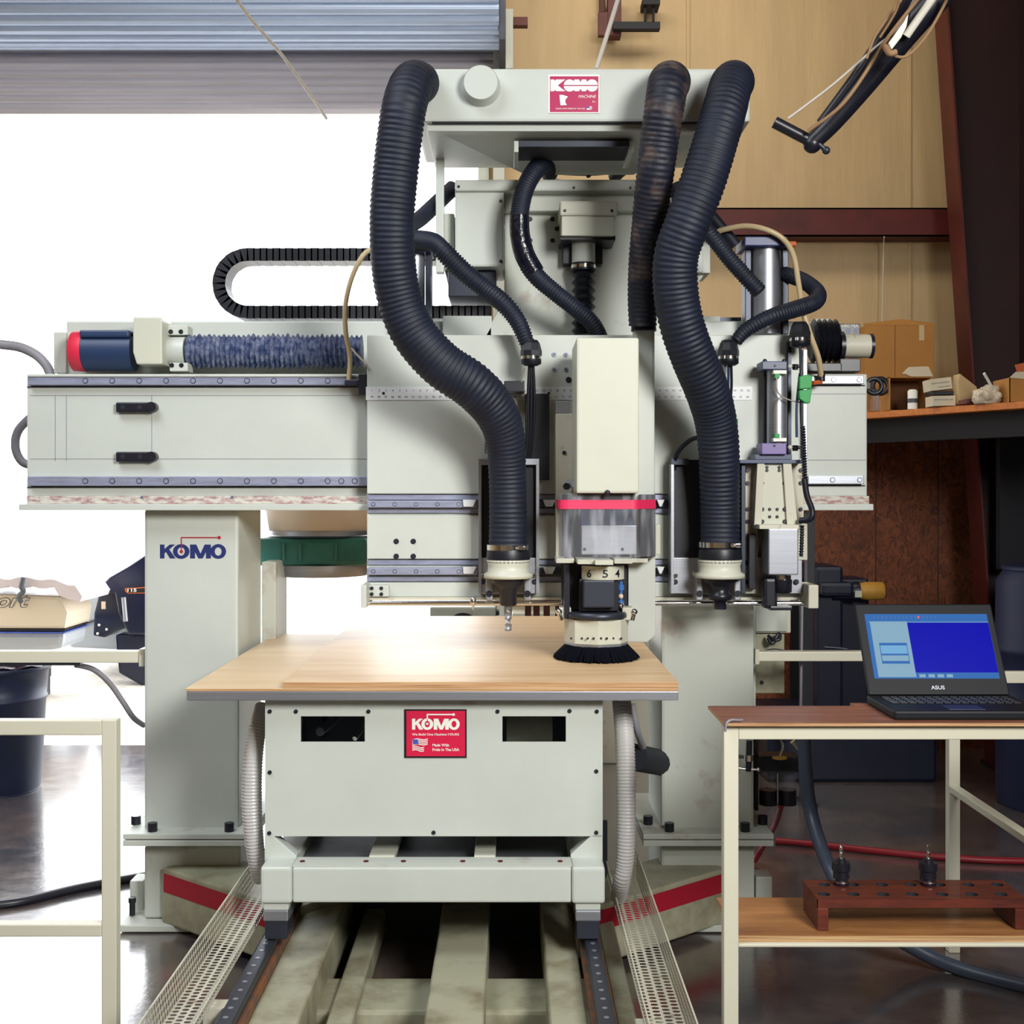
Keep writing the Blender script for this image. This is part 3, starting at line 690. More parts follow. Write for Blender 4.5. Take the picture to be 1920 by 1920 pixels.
# ---- mid hoses
b = MB(); b.ptube([(1030, 325, 4.9, .033), (1028, 312, 4.80, .034), (1018, 306, 4.70, .035), (996, 330, 4.62, .034), (980, 368, 4.60, .034), (973, 420, 4.60, .034), (979, 468, 4.60, .034)], hose_blk, rib=.03, pitch=.009, seg=18); b.ptube([(974, 405, 4.60, .036), (975, 440, 4.60, .037), (984, 478, 4.60, .038), (1003, 512, 4.60, .037)], tapeblk, seg=18); b.ptube([(990, 495, 4.60, .034), (1008, 520, 4.6, .033), (1040, 548, 4.61, .031), (1078, 578, 4.63, .030), (1110, 606, 4.66, .030), (1128, 640, 4.70, .030)], hose_blk, rib=.05, pitch=.011, seg=18)
b.done('cable_conduit', M, 'black conduit looping down across the tower, partly wrapped in tape')
b = MB(); b.ptube([(850, 352, 4.92, .031), (815, 385, 4.85, .031), (785, 412, 4.75, .031), (760, 425, 4.65, .031)], hose_blk, seg=16); b.ptube([(745, 440, 4.5, .032), (775, 448, 4.5, .034), (812, 454, 4.5, .034), (838, 478, 4.5, .032)], hose_blk, seg=16)
b.ptube([(828, 468, 4.5, .034), (868, 508, 4.5, .034), (905, 538, 4.5, .033), (945, 570, 4.48, .032), (972, 605, 4.48, .030), (990, 648, 4.48, .026)], hose_blk, rib=.06, pitch=.012, seg=18)
b.ptube([(740, 455, 4.58, .022), (780, 462, 4.58, .022), (820, 455, 4.56, .022)], hose_blk, seg=12); b.done('cable_conduit', M, 'black ribbed conduit sloping from the thick left hose to the left spindle')
b = MB(); b.ptube([(1262, 345, 4.7, .026), (1290, 405, 4.7, .028), (1325, 432, 4.62, .028), (1372, 490, 4.58, .028), (1425, 548, 4.55, .028)], hose_blk, rib=.06, pitch=.012, seg=18); b.ptube([(1330, 400, 4.8, .022), (1380, 460, 4.8, .022)], hose_blk, seg=12); b.done('cable_conduit', M, 'black ribbed conduit crossing in front of the tall cylinder')
b = MB(); b.ptube([(1380, 640, 4.5, .022), (1400, 618, 4.5, .026), (1445, 594, 4.5, .028), (1490, 580, 4.55, .030), (1528, 566, 4.62, .030), (1532, 548, 4.70, .030), (1505, 526, 4.76, .029), (1465, 512, 4.82, .029)], hose_blk, rib=.04, pitch=.012, seg=18); b.done('cable_conduit', M, 'black conduit bent in a hook right of the tall cylinder')
b = MB(); b.ptube([(1150, 335, 4.95, .024), (1170, 316, 4.9, .026), (1205, 306, 4.85, .026), (1240, 310, 4.85, .026)], hose_blk, seg=14); b.done('cable_conduit', M, 'short black conduit at the top right of the tower')
# cable glands
def gland(px, py, Y, lab):
    b = MB(); S = Y/F; c = P(px, py, Y)
    b.lathe(c, (0, 0, -1), [(-24*S, 12*S), (-18*S, 16*S), (-4*S, 20*S), (6*S, 20*S)], black, 8, False); b.lathe(c, (0, 0, -1), [(6*S, 19*S), (12*S, 20*S)], chrome, 24); b.lathe(c, (0, 0, -1), [(12*S, 19*S), (20*S, 19*S), (24*S, 12*S)], black, 16)
    return b.done('cable_gland', M, lab)
gland(996, 662, 4.46, None); gland(1366, 662, 4.50, None); gland(1500, 628, 4.50, None)
b = MB()
for dx in (-3, 0, 3): b.ptube([(996+dx, 680, 4.47), (996+dx*2, 760, 4.5), (994+dx, 830, 4.53), (990+dx, 860, 4.55)], black, .006, seg=8)
b.ptube([(984, 690, 4.47), (978, 715, 4.5), (984, 745, 4.53)], wire, .0025, seg=6); b.pb(945, 714, 984, 735, 4.5, .09, blackm, .003)
b.pb(985, 738, 1030, 900, 4.56, .03, dark, .003); b.ptube([(910, 850, 4.5), (912, 825, 4.5), (925, 810, 4.45)], wiregrey, .004, seg=6); b.done('cable_bundle', M)
b = MB()
for dx, mm in ((-6, alu), (0, bluemotor), (5, black)): b.ptube([(1366+dx, 682, 4.5), (1364+dx*1.3, 740, 4.53), (1352+dx, 800, 4.56), (1340, 850, 4.57)], mm, .005, seg=8)
b.ptube([(1264, 880, 4.55), (1270, 850, 4.5), (1295, 825, 4.45), (1330, 815, 4.4)], hose_blk, .008, seg=8); b.pb(1380, 785, 1384, 795, 4.5, .01, green); b.done('cable_bundle', M)

# ---- tool turret unit
cxT = 1120; YTU = 4.43
b = MB(); b.pb(1042, 775, 1205, 1045, 4.50, .09, cream_dirty, .004); b.pb(1042, 752, 1068, 775, 4.5, .06, alu, .002); b.pb(1183, 752, 1200, 775, 4.5, .06, white, .002)
tu = b.done('turret_unit', M, 'central cream tool turret with a brush skirt, numbered drum and clear guard')
b = MB(); b.pb(1081, 633, 1198, 925, 4.20, .31, cream, .008); b.done('motor_cover', tu, 'tall plain cream cover box')
for q in ((1058, 849), (1190, 849), (1191, 913)): screw(tu, *q, 4.50, 4)
b = MB(); b.pb(1190, 615, 1228, 1048, 4.41, .09, paint, .01); b.prism([(1178, 1046), (1229, 1046), (1229, 1190), (1214, 1204), (1180, 1204), (1150, 1190), (1178, 1150)], 4.46, .12, paint, .003); b.done('square_duct', tu, 'ivory square suction duct running down to the collar')
b = MB(); b.lathe(P(1207, 605, 4.42), (0, 0, -1), [(0, .042), (.03, .045)], black, 24); b.lathe(P(1207, 607, 4.42), (0, 0, -1), [(0, .047), (.008, .047)], chrome, 24); b.done('hose_cuff', tu)
b = MB(); 
for k in range(3): b.ptube([(1190+k, 630, 4.47), (1186+k*2, 690, 4.44), (1192+k*3, 745, 4.42), (1204+k*2, 775, 4.42), (1203, 800, 4.45)], wiregrey, .0035, seg=6)
b.done('grey_wires', tu)
b = MB(); b.ptube([(1062, 912, 4.42), (1070, 905, 4.42), (1078, 915, 4.4), (1076, 930, 4.42)], wiregrey, .012, seg=10); b.cyl(P(1064, 912, 4.44), P(1062, 912, 4.38), .012, blackm); b.done('air_fitting', tu)
# dark body
S = YTU/F
b = MB(); b.pb(1054, 926, 1204, 1160, 4.47, .08, blackm, .003); b.pb(1058, 1045, 1068, 1160, 4.38, .1, blackm); b.pb(1090, 985, 1195, 1040, 4.40, .06, alu, .003); b.pb(1090, 940, 1195, 985, 4.42, .05, slate, .003)
for q in ((1096, 1030), (1167, 1030)): disc(b, q[0], q[1], 3, 4.399, steel_dark)
b.pb(1093, 1088, 1152, 1140, 4.33, .12, steel_dark, .006); b.pb(1086, 1086, 1160, 1146, 4.37, .1, blackm, .003)
b.done('spindle_body', tu)
b = MB(); b.cyl(P(1164, 1090, 4.4), P(1164, 1140, 4.4), .006, bluelt)
for y in (1096, 1126): b.lathe(P(1164, y, 4.4), (0, 0, -1), [(0, .011), (.02, .011)], bluelt, 12)
b.sphere(P(1164, 1118, 4.385), .009, peach); b.sphere(P(1164, 1136, 4.385), .012, chrome); b.done('pneumatic_fitting', tu)
# clear guard
def guardshell(y0, y1, m, off=0., th=.003):
    out = []; xl, xr = X(1046, 4.36)-off, X(1229, 4.36)+off; yf = 4.235-off
    R_ = .03
    pl = [(xl, 4.50), (xl, yf+R_)]
    for k in range(1, 6): a = PI+PI/2*k/5; pl.append((xl+R_+R_*math.cos(a), yf+R_+R_*math.sin(a)))
    xr2 = X(1200, 4.25)
    for k in range(0, 6): a = 1.5*PI+PI/4*k/5; pl.append((xr2-R_+R_*math.cos(a), yf+R_+R_*math.sin(a)))
    pl += [(xr, 4.36), (xr, 4.5)]
    n = len(pl); z0, z1_ = Z(y1, 4.3), Z(y0, 4.3)
    cx_ = sum(p[0] for p in pl)/n
    inn = [(cx_+(x-cx_)*(1-th/.16), y+th) for x, y in pl]
    V = [Vector((x, y, z0)) for x, y in pl]+[Vector((x, y, z1_)) for x, y in pl]+[Vector((x, y, z0)) for x, y in inn]+[Vector((x, y, z1_)) for x, y in inn]
    f = []
    for i in range(n-1): f += [(i, i+1, n+i+1, n+i), (2*n+i, 3*n+i, 3*n+i+1, 2*n+i+1), (n+i, n+i+1, 3*n+i+1, 3*n+i), (i, 2*n+i, 2*n+i+1, i+1)]
    f += [(0, n, 3*n, 2*n), (n-1, 3*n-1, 4*n-1, 2*n-1)]
    return V, f
b = MB(); V, f = guardshell(925, 1044, glass); b.add(V, f, glass); gd = b.done('guard', tu, 'clear scratched plastic guard')
b = MB(); V, f = guardshell(937, 954, pink, .0012, .001); b.add(V, f, pink); b.done('tape_stripe', gd, 'bright pink-red tape stripe')
b = MB(); b.pb(1200, 927, 1229, 1044, 4.37, .1, dark, .002); b.done('guard_backing', gd)
b = MB(); b.pb(1229, 984, 1238, 1040, 4.42, .03, cream, .003); b.done('guard_hinge', gd)
b = MB(); b.sphere(P(1139, 924, 4.195), .010, blackm); b.done('guard_knob', gd)
# fingers + drum
b = MB()
for k, x in enumerate((1043, 1083, 1116, 1152)):
    Yk = (4.36, 4.28, 4.25, 4.30)[k]; dy = (0, 2, 3.5, 1)[k]; b.pb(x, 1047+dy, x+34, 1056+dy, Yk, .15, cream, .002)
b.pb(1180, 1047, 1215, 1055, 4.38, .1, cream, .002); b.done('finger_plate', tu)
b = MB(); c = P(1130, 1060, 4.40); SS = 4.40/F
R0 = 40*SS; 
b.lathe(c, (0, 0, -1), [(0, R0), (25*SS, R0)], cream, 36); dr = b.done('numbered_drum', tu, 'cream drum numbered 6 5 4')
for ch, px in (('6', 1102), ('5', 1132), ('4', 1156)):
    cu = MB(); a = math.asin(max(-1, min(1, (px-1130)/42)))
    R3 = Matrix.Rotation(a, 3, 'Z')
    tng = R3 @ Vector((1, 0, 0)); o0 = c+R3 @ Vector((0, -(R0+.0015), 0))
    w_ = 10 if ch != '4' else 11
    org = o0-tng*(w_*.5*SS)+Vector((0, 0, -20*SS))
    text_mb(cu, ch, 0, 0, 14, 4.40, inkblk, w_, bold=.012, Rm=R3, origin=org); cu.done('numeral', dr)
b = MB(); c = P(1118, 1146, YTU-.02); b.lathe(c, (0, 0, -1), [(0, 54*S), (4*S, 57*S), (10*S, 57*S), (12*S, 50*S)], steel_dark, 40)
for sx in (-1, 1):
    b.box(c.x+sx*58*S-.02, c.x+sx*58*S+.02, c.y-.02, c.y+.05, c.z-.03, c.z+.015, cream_dirty, .004); b.sphere(c+Vector((sx*70*S, -.02, .0)), .012, chrome); b.cyl(c+Vector((sx*70*S, -.02, 0)), c+Vector((sx*66*S, -.02, -.03)), .008, chrome)
b.done('collar_ring', tu)
b = MB(); c = P(1118, 1158, YTU); b.lathe(c, (0, 0, -1), [(0, 60*S), (44*S, 60*S)], cream, 8, False)
for x in (1071, 1091, 1102, 1113, 1127, 1138, 1150, 1165): 
    yy = YTU-60*S*(.985 if 1095 < x < 1142 else .80)
    b.sphere(P(x, 1197, yy), .0042, blackm, 8)
b.done('octagonal_collar', tu)
b = MB(); b.lathe(c, (0, 0, -1), [(44*S, 59*S), (53*S, 59*S)], alu, 8, False); b.done('brush_clamp', tu)
b = MB(); N = 520
zt_ = c.z-50*S; zb_ = 1.0625
b.lathe(Vector((c.x, c.y, zt_)), (0, 0, -1), [(0, 55*S), (zt_-zb_-.012, 68*S)], bristle, 32)
for i in range(N):
    a = random.random()*2*PI; r0 = 57*S; r1 = (76+random.uniform(-4, 5))*S; j = random.uniform(-.03, .03)
    p0 = Vector((c.x+r0*math.cos(a), c.y+r0*math.sin(a), zt_)); p1 = Vector((c.x+r1*math.cos(a+j), c.y+r1*math.sin(a+j), zb_+random.uniform(0, .008)))
    b.cyl(p0, p1, .0042, bristle, .0025, 5)
b.done('brush_skirt', tu, 'black bristle brush ring resting on the plywood')

# ---- drill unit on the right
b = MB(); b.pb(1390, 870, 1398, 1113, YP-.09, .09, steel_dark, .002); b.pb(1397, 870, 1421, 1113, YP-.05, .05, cream_dirty, .002); b.pb(1476, 868, 1507, 1050, YP-.05, .05, cream_dirty, .002)
b.prism([(1421, 868), (1480, 868), (1492, 985), (1420, 985)], YP-.10, .07, cream, .003); b.prism([(1416, 868), (1421, 868), (1424, 985), (1404, 985)], YP-.04, .03, dark); b.prism([(1420, 868), (1434, 868), (1428, 985), (1414, 985)], YP-.115, .1, cream_dirty, .002); b.prism([(1468, 868), (1484, 868), (1496, 985), (1476, 985)], YP-.115, .1, cream_dirty, .002)
b.pb(1390, 1045, 1504, 1113, YP-.045, .045, alu, .002); b.pb(1404, 1000, 1418, 1105, YP-.09, .07, blackm, .003)
du = b.done('drill_unit', M, 'right-hand drilling unit with a silver air cylinder and aluminium block')
for x in (1401, 1429, 1471, 1501):
    for y in (882, 906, 955, 978): screw(du, x, y, YP-(.10 if 1425 < x < 1480 else .05), 4)
for q in ((1438, 876), (1438, 882), (1461, 876), (1461, 882), (1443, 955), (1457, 955), (1443, 969), (1457, 969)): screw(du, *q, YP-.10, 3)
for q in ((1397, 1091), (1493, 1091), (1397, 1055)): screw(du, *q, YP-.05, 5)
b = MB(); b.pb(1424, 984, 1498, 992, YP-.19, .15, cream_dirty, .002); b.pb(1441, 991, 1497, 1078, YP-.19, .13, alu, .004); b.done('aluminium_block', du)
b = MB(); c = P(1468, 1078, 4.47); S2 = 4.47/F; b.lathe(c, (0, 0, -1), [(0, 15*S2), (8*S2, 15*S2)], chrome, 20); b.lathe(c, (0, 0, -1), [(8*S2, 17*S2), (32*S2, 16*S2), (34*S2, 12*S2)], blackm, 24); b.box(c.x-.07, c.x-.02, c.y-.01, c.y+.05, c.z-.12, c.z-.01, blackm, .012); b.box(c.x-.05, c.x+.03, c.y-.02, c.y+.05, c.z-.125, c.z-.11, blackm, .004); b.done('chuck', du)
b = MB(); b.pb(1385, 862, 1506, 869, YP-.12, .12, slate, .002); b.pb(1415, 852, 1485, 862, YP-.11, .10, slate, .002); b.done('mount_plate', du)
Ycl = 4.52; S3 = Ycl/F; c = P(1457, 693, Ycl)
b = MB(); b.lathe(c, (0, 0, -1), [(0, 18.5*S3), (140*S3, 18.5*S3)], alu, 36)
for sx in (-1, 1): b.cyl(c+Vector((sx*20*S3, .03, 0)), c+Vector((sx*20*S3, .03, -140*S3)), .006, steel_dark)
ac = b.done('air_cylinder', du, 'silver air cylinder with anodised end caps')
b = MB(); b.pb(1429, 677, 1476, 693, Ycl-.05, .1, slate, .003); disc(b, 1453, 686, 2.5, Ycl-.051, inkblk)
for x in (1434, 1470): b.sphere(P(x, 677, Ycl-.02), .008, blackm)
b.done('end_cap', ac)
b = MB(); b.pb(1428, 831, 1475, 852, Ycl-.05, .1, purple, .003); disc(b, 1452, 836, 2.5, Ycl-.051, inkblk); b.done('end_cap', ac, 'purple lower end cap')
for y0, y1 in ((694, 701), (821, 828)):
    b = MB(); b.pb(1450, y0, 1475, y1, Ycl-.058, .06, white, .002); yy = y1 if y0 < 750 else y0-8; b.pb(1453, yy, 1462, yy+8, Ycl-.062, .03, green, .001); b.done('sensor_clip', ac)
b = MB(); Yw = Ycl-.06; b.ptube([(1456, 708, Yw), (1456, 728, Yw), (1464, 742, Yw), (1480, 750, Yw), (1502, 755, Yw)], wire, .0026, seg=6); b.ptube([(1456, 814, Yw), (1456, 770, Yw), (1458, 752, Yw), (1464, 744, Yw)], wire, .0026, seg=6); b.done('sensor_wire', ac)
b = MB()
for y in (687, 839): b.cyl(P(1476, y, Ycl-.02), P(1500, y, Ycl-.02), .006, blackm); b.sphere(P(1481, y, Ycl-.03), .009, cream); b.lathe(P(1491, y-4, Ycl-.02), (0, 0, -1), [(0, .010), (.02, .010)], blackm, 12)
b.done('elbow_fitting', ac)
b = MB(); b.pb(1478, 640, 1484, 860, YP-.03, .03, steel_dark); b.pb(1506, 655, 1514, 860, YP-.03, .05, alu, .002); b.pb(1506, 982, 1514, 1050, YP-.03, .05, cream_dirty, .002); b.pb(1514, 960, 1528, 1100, YP+.05, .05, dark, .003); b.done('side_extrusion', du)
b = MB(); b.ptube([(1500, 650, 4.46), (1502, 700, 4.44), (1502, 760, 4.44), (1503, 800, 4.44)], blackm, .005, seg=8); b.ptube([(1494, 820, 4.45), (1494, 760, 4.45), (1500, 700, 4.46)], bluemotor, .005, seg=8)
pts = []; 
for i in range(241):
    t_ = i/240; a = t_*2*PI*20; pts.append(tuple(P(1505+t_*4+3.6*math.cos(a), 800+t_*100, 4.44)+Vector((0, .008*math.sin(a), 0))))
b.tube(pts, blackm, .0035, seg=6, raw=True)
b.ptube([(1508, 898, 4.44), (1513, 930, 4.44), (1522, 955, 4.44), (1520, 972, 4.44), (1500, 976, 4.46)], blackm, .011, seg=10); b.ptube([(1504, 985, 4.5), (1503, 1020, 4.5), (1502, 1045, 4.5)], blackm, .007, rib=.2, pitch=.01, seg=10); b.done('coiled_cable', du)
b = MB(); b.prism([(1499, 706), (1512, 702), (1524, 705), (1522, 728), (1499, 730)], 4.42, .03, green, .004); b.prism([(1498, 732), (1523, 729), (1519, 756), (1511, 756), (1499, 748)], 4.42, .03, green, .004); b.done('tape_wrap', du, 'bright green tape wrapped around a connector')
b = MB(); b.ptube([(1330, 440, 4.8), (1360, 430, 4.75), (1400, 424, 4.72), (1440, 432, 4.7), (1470, 450, 4.7), (1488, 480, 4.68), (1497, 530, 4.66), (1505, 580, 4.6), (1520, 630, 4.6), (1534, 670, 4.62), (1540, 708, 4.66)], tubecream, .0105, seg=10); b.done('air_tube', M, 'yellowed translucent air tube arching over the tall cylinder')
b = MB(); b.lathe(P(1540, 700, 4.66), (0, 0, -1), [(0, .014), (.03, .014)], blackm, 12); b.cyl(P(1540, 716, 4.66), P(1524, 718, 4.64), .008, orange); b.done('air_fitting', M)
b = MB(); b.ptube([(698, 466, 4.62), (680, 480, 4.6), (660, 520, 4.6), (648, 570, 4.6), (648, 620, 4.62), (656, 670, 4.66), (654, 712, 4.67)], tubecream, .009, seg=10); b.ptube([(656, 650, 4.66), (672, 668, 4.6), (688, 685, 4.58)], wire, .004, seg=6); b.done('air_tube', M, 'thin pale air tube hanging beside the thick left hose')
b = MB(); b.pb(646, 712, 672, 722, 4.66, .03, steel_dark, .003); b.pb(672, 700, 688, 740, 4.62, .07, blackm, .004); b.done('wiper_block', M)
# tall cylinders behind the plate
def tallcyl(x0, x1, y0, y1, lab, capm, half_=False):
    Y = 4.82; S = Y/F; c = P((x0+x1)/2, y0, Y); r = (x1-x0)/2*S
    b = MB(); b.lathe(c, (0, 0, -1), [(0, r), ((y1-y0)*S, r)], alu, 40)
    o = b.done('lift_cylinder', M, lab)
    b = MB()
    for sx in (-1, 1): b.box(c.x+sx*(r+.014)-.012, c.x+sx*(r+.014)+.012, Y-.02, Y+.05, c.z-(y1-y0)*S, c.z, steel_dark, .003)
    b.done('tie_rod', o); b = MB(); b.pb(x0-12, y0-18, x1+12, y0, Y-.09, .18, capm, .004); b.done('end_cap', o); return o
tc_ = tallcyl(1408, 1464, 461, 628, 'tall silver cylinder with a blue top cap on the right', bluecap)
b = MB(); p = P(1477, 458, 4.75); b.cyl(p, p+Vector((.03, 0, 0)), .011, orange); b.done('orange_fitting', tc_)
tallcyl(760, 797, 470, 628, 'tall silver cylinder behind the thick left hose', bluecap)
# ---- energy chain
Y = 5.0; S = Y/F
b = MB(); th = 24; top = 465; bot = 597; xl = 398
rm = (bot-top-th)/2; cyc = (top+bot)/2; cxc = xl+rm+th/2
path = [(860-12*i, top+th/2) for i in range(int((860-cxc)/12)+1)]
path += [(cxc+(-rm)*math.sin(a), cyc-rm*math.cos(a)) for a in [PI*k/14 for k in range(0, 15)]]
path += [(cxc+12*i, bot-th/2) for i in range(1, int((925-cxc)/12)+1)]
for i in range(len(path)-1):
    (x0, y0), (x1, y1) = path[i], path[i+1]
    p0 = P(x0, y0, Y); p1 = P(x1, y1, Y); d = (p1-p0).normalized(); nr = Vector((-d.z, 0, d.x)); h = th/2*S; g = .0
    p0_ = p0-d*.003; p1_ = p1+d*.003; hh = h*(.985 if i % 2 else 1.015)
    V = [p+nr*s_*hh+Vector((0, yy, 0)) for p in (p0_, p1_) for s_ in (-1, 1) for yy in (0, .12)]
    b.add(V, [(0, 1, 3, 2), (4, 6, 7, 5), (0, 4, 5, 1), (2, 3, 7, 6), (0, 2, 6, 4), (1, 5, 7, 3)], black, False)
b.done('cable_chain', M, 'black cable chain looped behind the beam at the left')
# rear dust separator drum hanging behind the beam
Y = 5.55; S = Y/F; c = P(602, 998, Y)
b = MB(); b.lathe(c, (0, 0, 1), [(0, 88*S), (4*S, 96*S), (40*S, 102*S), (90*S, 106*S)], peach, 40); vd = b.done('vacuum_drum', M, 'round drum with green middle band seen under the left beam')
b = MB(); b.lathe(c, (0, 0, -1), [(-4*S, 98*S), (4*S, 98*S)], alu, 40); b.done('upper_ring', vd)
b = MB(); b.box(c.x-108*S, c.x+95*S, c.y-.2, c.y+.2, c.z-58*S, c.z-8*S, tealg, .02); 
for x in (545, 575, 640): b.box(X(x, Y), X(x, Y)+.012, c.y-.215, c.y-.2, c.z-50*S, c.z-18*S, tealg, .003)
b.done('green_body', vd)
b = MB(); b.lathe(c, (0, 0, -1), [(58*S, 92*S), (66*S, 92*S), (80*S, 86*S)], alu, 40); b.done('lower_ring', vd)
b = MB(); b.box(c.x-.12, c.x+.12, 5.17, c.y+.1, 1.75, 1.82, paint_dirty); b.done('drum_bracket', vd)

# ---- moving table
YTB = 3.88
Xl, Xr = X(350, YTB), X(1272, YTB)
b = MB(); b.box(Xl, Xr, YTB, 5.40, 1.003, 1.032, alu, .003); tb = b.done('table_top', M, 'silver-edged aluminium table plate')
YFP = 3.94
b = MB(); xs = [497, 564, 684, 942, 1061, 1130]; ys_ = [1318, 1343, 1391, 1568]
for i in range(5):
    for j in range(3):
        if j == 1 and i in (1, 3): continue
        b.pb(xs[i], ys_[j], xs[i+1], ys_[j+1], YFP, .006, paint)
b.pb(497, 1314, 1130, 1322, YFP-.002, .01, paint_dirty)
fp = b.done('front_panel', M, 'plain ivory front panel with two slots and a red plate')
for q in ((506, 1334), (555, 1334), (691, 1334), (933, 1334), (1068, 1333), (1119, 1334), (506, 1448), (1118, 1446), (505, 1562), (813, 1561), (1118, 1561)): screw(fp, *q, YFP, 4)
b = MB(); b.box(X(497, YFP), X(497, YFP)+.01, YFP+.006, 5.25, Z(1568, YFP), 1.003, paint_dirty); b.box(X(1130, YFP)-.01, X(1130, YFP), YFP+.006, 5.25, Z(1568, YFP), 1.003, paint_dirty)
b.box(X(497, YFP), X(1130, YFP), 5.24, 5.25, Z(1568, YFP), 1.003, paint_dirty); b.done('side_panel', M)
b = MB(); b.cyl(P(600, 1372, 4.2), P(640, 1340, 4.5), .015, alu); b.box(X(575, 4.3), X(605, 4.3), 4.3, 4.4, .8, 1.0, steel_dark); b.cyl(P(950, 1366, 4.35), P(1035, 1366, 4.35), .06, cream); b.box(X(500, 4.2), X(1120, 4.2), 4.6, 4.65, .7, .95, steel_dark); b.cyl(P(665, 1385, 4.1), P(690, 1350, 4.2), .008, chrome); b.done('inner_linkage', M)
b = MB(); b.pb(758, 1330, 875, 1421, YFP-.003, .003, inkblk); b.pb(762, 1333, 872, 1418, YFP-.0042, .002, red); sg = b.done('sign_plate', fp, 'bright red maker plate with white lettering and flag')
b = MB(); Ys = YFP-.0052; komo(b, 772.5, 1347.5, 862, 1368, Ys, white)
poly(b, [(800, 1338.5), (848, 1338.5), (848, 1341), (802.5, 1341), (802.5, 1347), (800, 1347)], Ys, white); disc(b, 850.5, 1339.8, 2.6, Ys, white); disc(b, 801, 1357, 2.4, Ys, white); poly(b, [(800.6, 1348), (801.8, 1348), (801.8, 1356), (800.6, 1356)], Ys-.0003, red)
text_mb(b, 'We Build One Machine-YOURS', 772.5, 1379, 4.2, Ys, white, 88, bold=.012)
text_mb(b, 'Made With', 811, 1399.5, 5, Ys, white, 31, bold=.02); text_mb(b, 'Pride In The USA', 811, 1408, 5, Ys, white, 50, bold=.02); b.done('sign_lettering', sg)
b = MB()
for k in range(7):
    y = 1387+k*3.2; L = 29-(k > 3)*7; pts = []
    for i in range(9): t_ = i/8; pts.append((773+L*t_, y-math.sin(t_*6.0)*1.6-t_*(3 if k < 4 else 0)))
    lo = [(x, yy+1.7) for x, yy in pts][::-1]; 
    for i in range(8): poly(b, [pts[i], pts[i+1], lo[7-i], lo[8-i]], Ys, white)
poly(b, [(774, 1386), (783, 1386), (785, 1395), (775, 1395.5)], Ys-.0004, flagblue); b.done('flag_print', sg)
for a in ([(496, 1568), (513, 1568), (556, 1605), (556, 1619), (496, 1619)], [(1130, 1566), (1110, 1566), (1070, 1602), (1070, 1615), (1130, 1615)]):
    b = MB(); b.prism(a, YFP, .05, paint, .002); b.done('corner_gusset', M)
# saddle frame
YSF = 3.85; z0, z1 = Z(1693, YSF), Z(1627, YSF)
b = MB(); b.box(X(548, YSF), X(1072, YSF), YSF, YSF+.1, z0, z1, paint, .008, 3); sd = b.done('saddle_frame', M, 'thick ivory cross bar of the sliding saddle')
for xa, xb in ((489, 548), (1072, 1134)):
    b = MB(); b.box(X(xa, YSF), X(xb, YSF), YSF-.012, YSF+.12, z0, z1+.005, paint, .012, 3); b.box(X(xa, YSF)+.005, X(xb, YSF)-.005, YSF+.1, 5.2, z0, z1, paint_dirty, .005); b.done('saddle_side', sd)
b = MB(); b.box(X(548, YSF), X(1072, YSF), YSF+.1, 5.2, z1-.04, z1-.030, deck_shade); b.box(X(548, YSF), X(1072, YSF), YSF+.005, YSF+.10, z1, z1+.004, paint_dirty)
for x in (568, 687, 757, 868, 938, 1050): b.lathe(Vector((X(x, YSF+.06), YSF+.05, z1+.004)), (0, 0, 1), [(0, .008), (.003, .008)], redsteel, 10)
b.done('saddle_deck', sd)
for xa, xb in ((692, 740), (889, 929)):
    b = MB(); x0, x1 = X(xa, 3.95), X(xb, 3.95); zt_ = Z(1604, 3.95); b.box(x0, x1, 3.95, 5.2, zt_-.022, zt_, cream, .002); b.box(x0+.022, x0+.03, 3.97, 5.2, z1-.030, zt_-.022, alu); b.box(x1-.03, x1-.022, 3.97, 5.2, z1-.030, zt_-.022, alu)
    for x in (x0+.014, x1-.014): b.lathe(Vector((x, 3.95, zt_-.011)), (0, -1, 0), [(0, .005), (.002, .005)], inkblk, 10)
    b.done('tee_rail', sd)
for xa, xb in ((494, 541), (1079, 1126)):
    b = MB(); b.box(X(xa, YSF), X(xb, YSF), YSF-.0, YSF+.12, z0-.022, z0, paint, .003); b.done('slide_block', sd); b = MB(); b.box(X(xa, YSF), X(xb, YSF), YSF-.005, YSF+.115, z0-.055, z0-.022, alu, .004); b.box(X(xa, YSF)+.004, X(xb, YSF)-.004, YSF+.0, YSF+.11, .275, z0-.055, steel_dark, .003); b.done('bearing_shoe', sd)
    b = MB(); b.box(X(xa, YSF), X(xb, YSF), 4.9, 5.02, .275, z0, paint, .003); b.done('slide_block', sd)
# base frame: rails and beams running towards the viewer
Y0, Y1 = 2.9, 6.4
for xc in (-.745, .255):
    b = MB(); b.box(xc-.023, xc+.023, Y0, Y1, .235, .270, steel_dark, .006)
    k = Y0+.03
    while k < Y1: b.lathe(Vector((xc, k, .2695)), (0, 0, 1), [(0, .0075), (.0015, .0075)], alu, 10); k += .06
    b.done('floor_rail', M)
    b = MB(); b.box(xc-.034, xc+.034, Y0, Y1, .205, .236, mat('rusty_bar', '5E4E44', .7, col2='8A5634', scale=18, thr=(.4, .6)) if 'rusty_bar' not in MATS else MATS['rusty_bar'], .002); b.done('rail_bed', M)
def beamz(xa, xb, zt_, m=paint_floor, h=.16, bev=.012):
    b = MB(); b.box(xa, xb, Y0, Y1, zt_-h, zt_, m, bev, 3); return b.done('base_beam', M)
beamz(-.715, -.575, .205); beamz(-.53, -.455, .12, h=.09); beamz(-.235, -.07, .20, h=.19); beamz(.11, .215, .205); beamz(.30, .36, .17, h=.14)
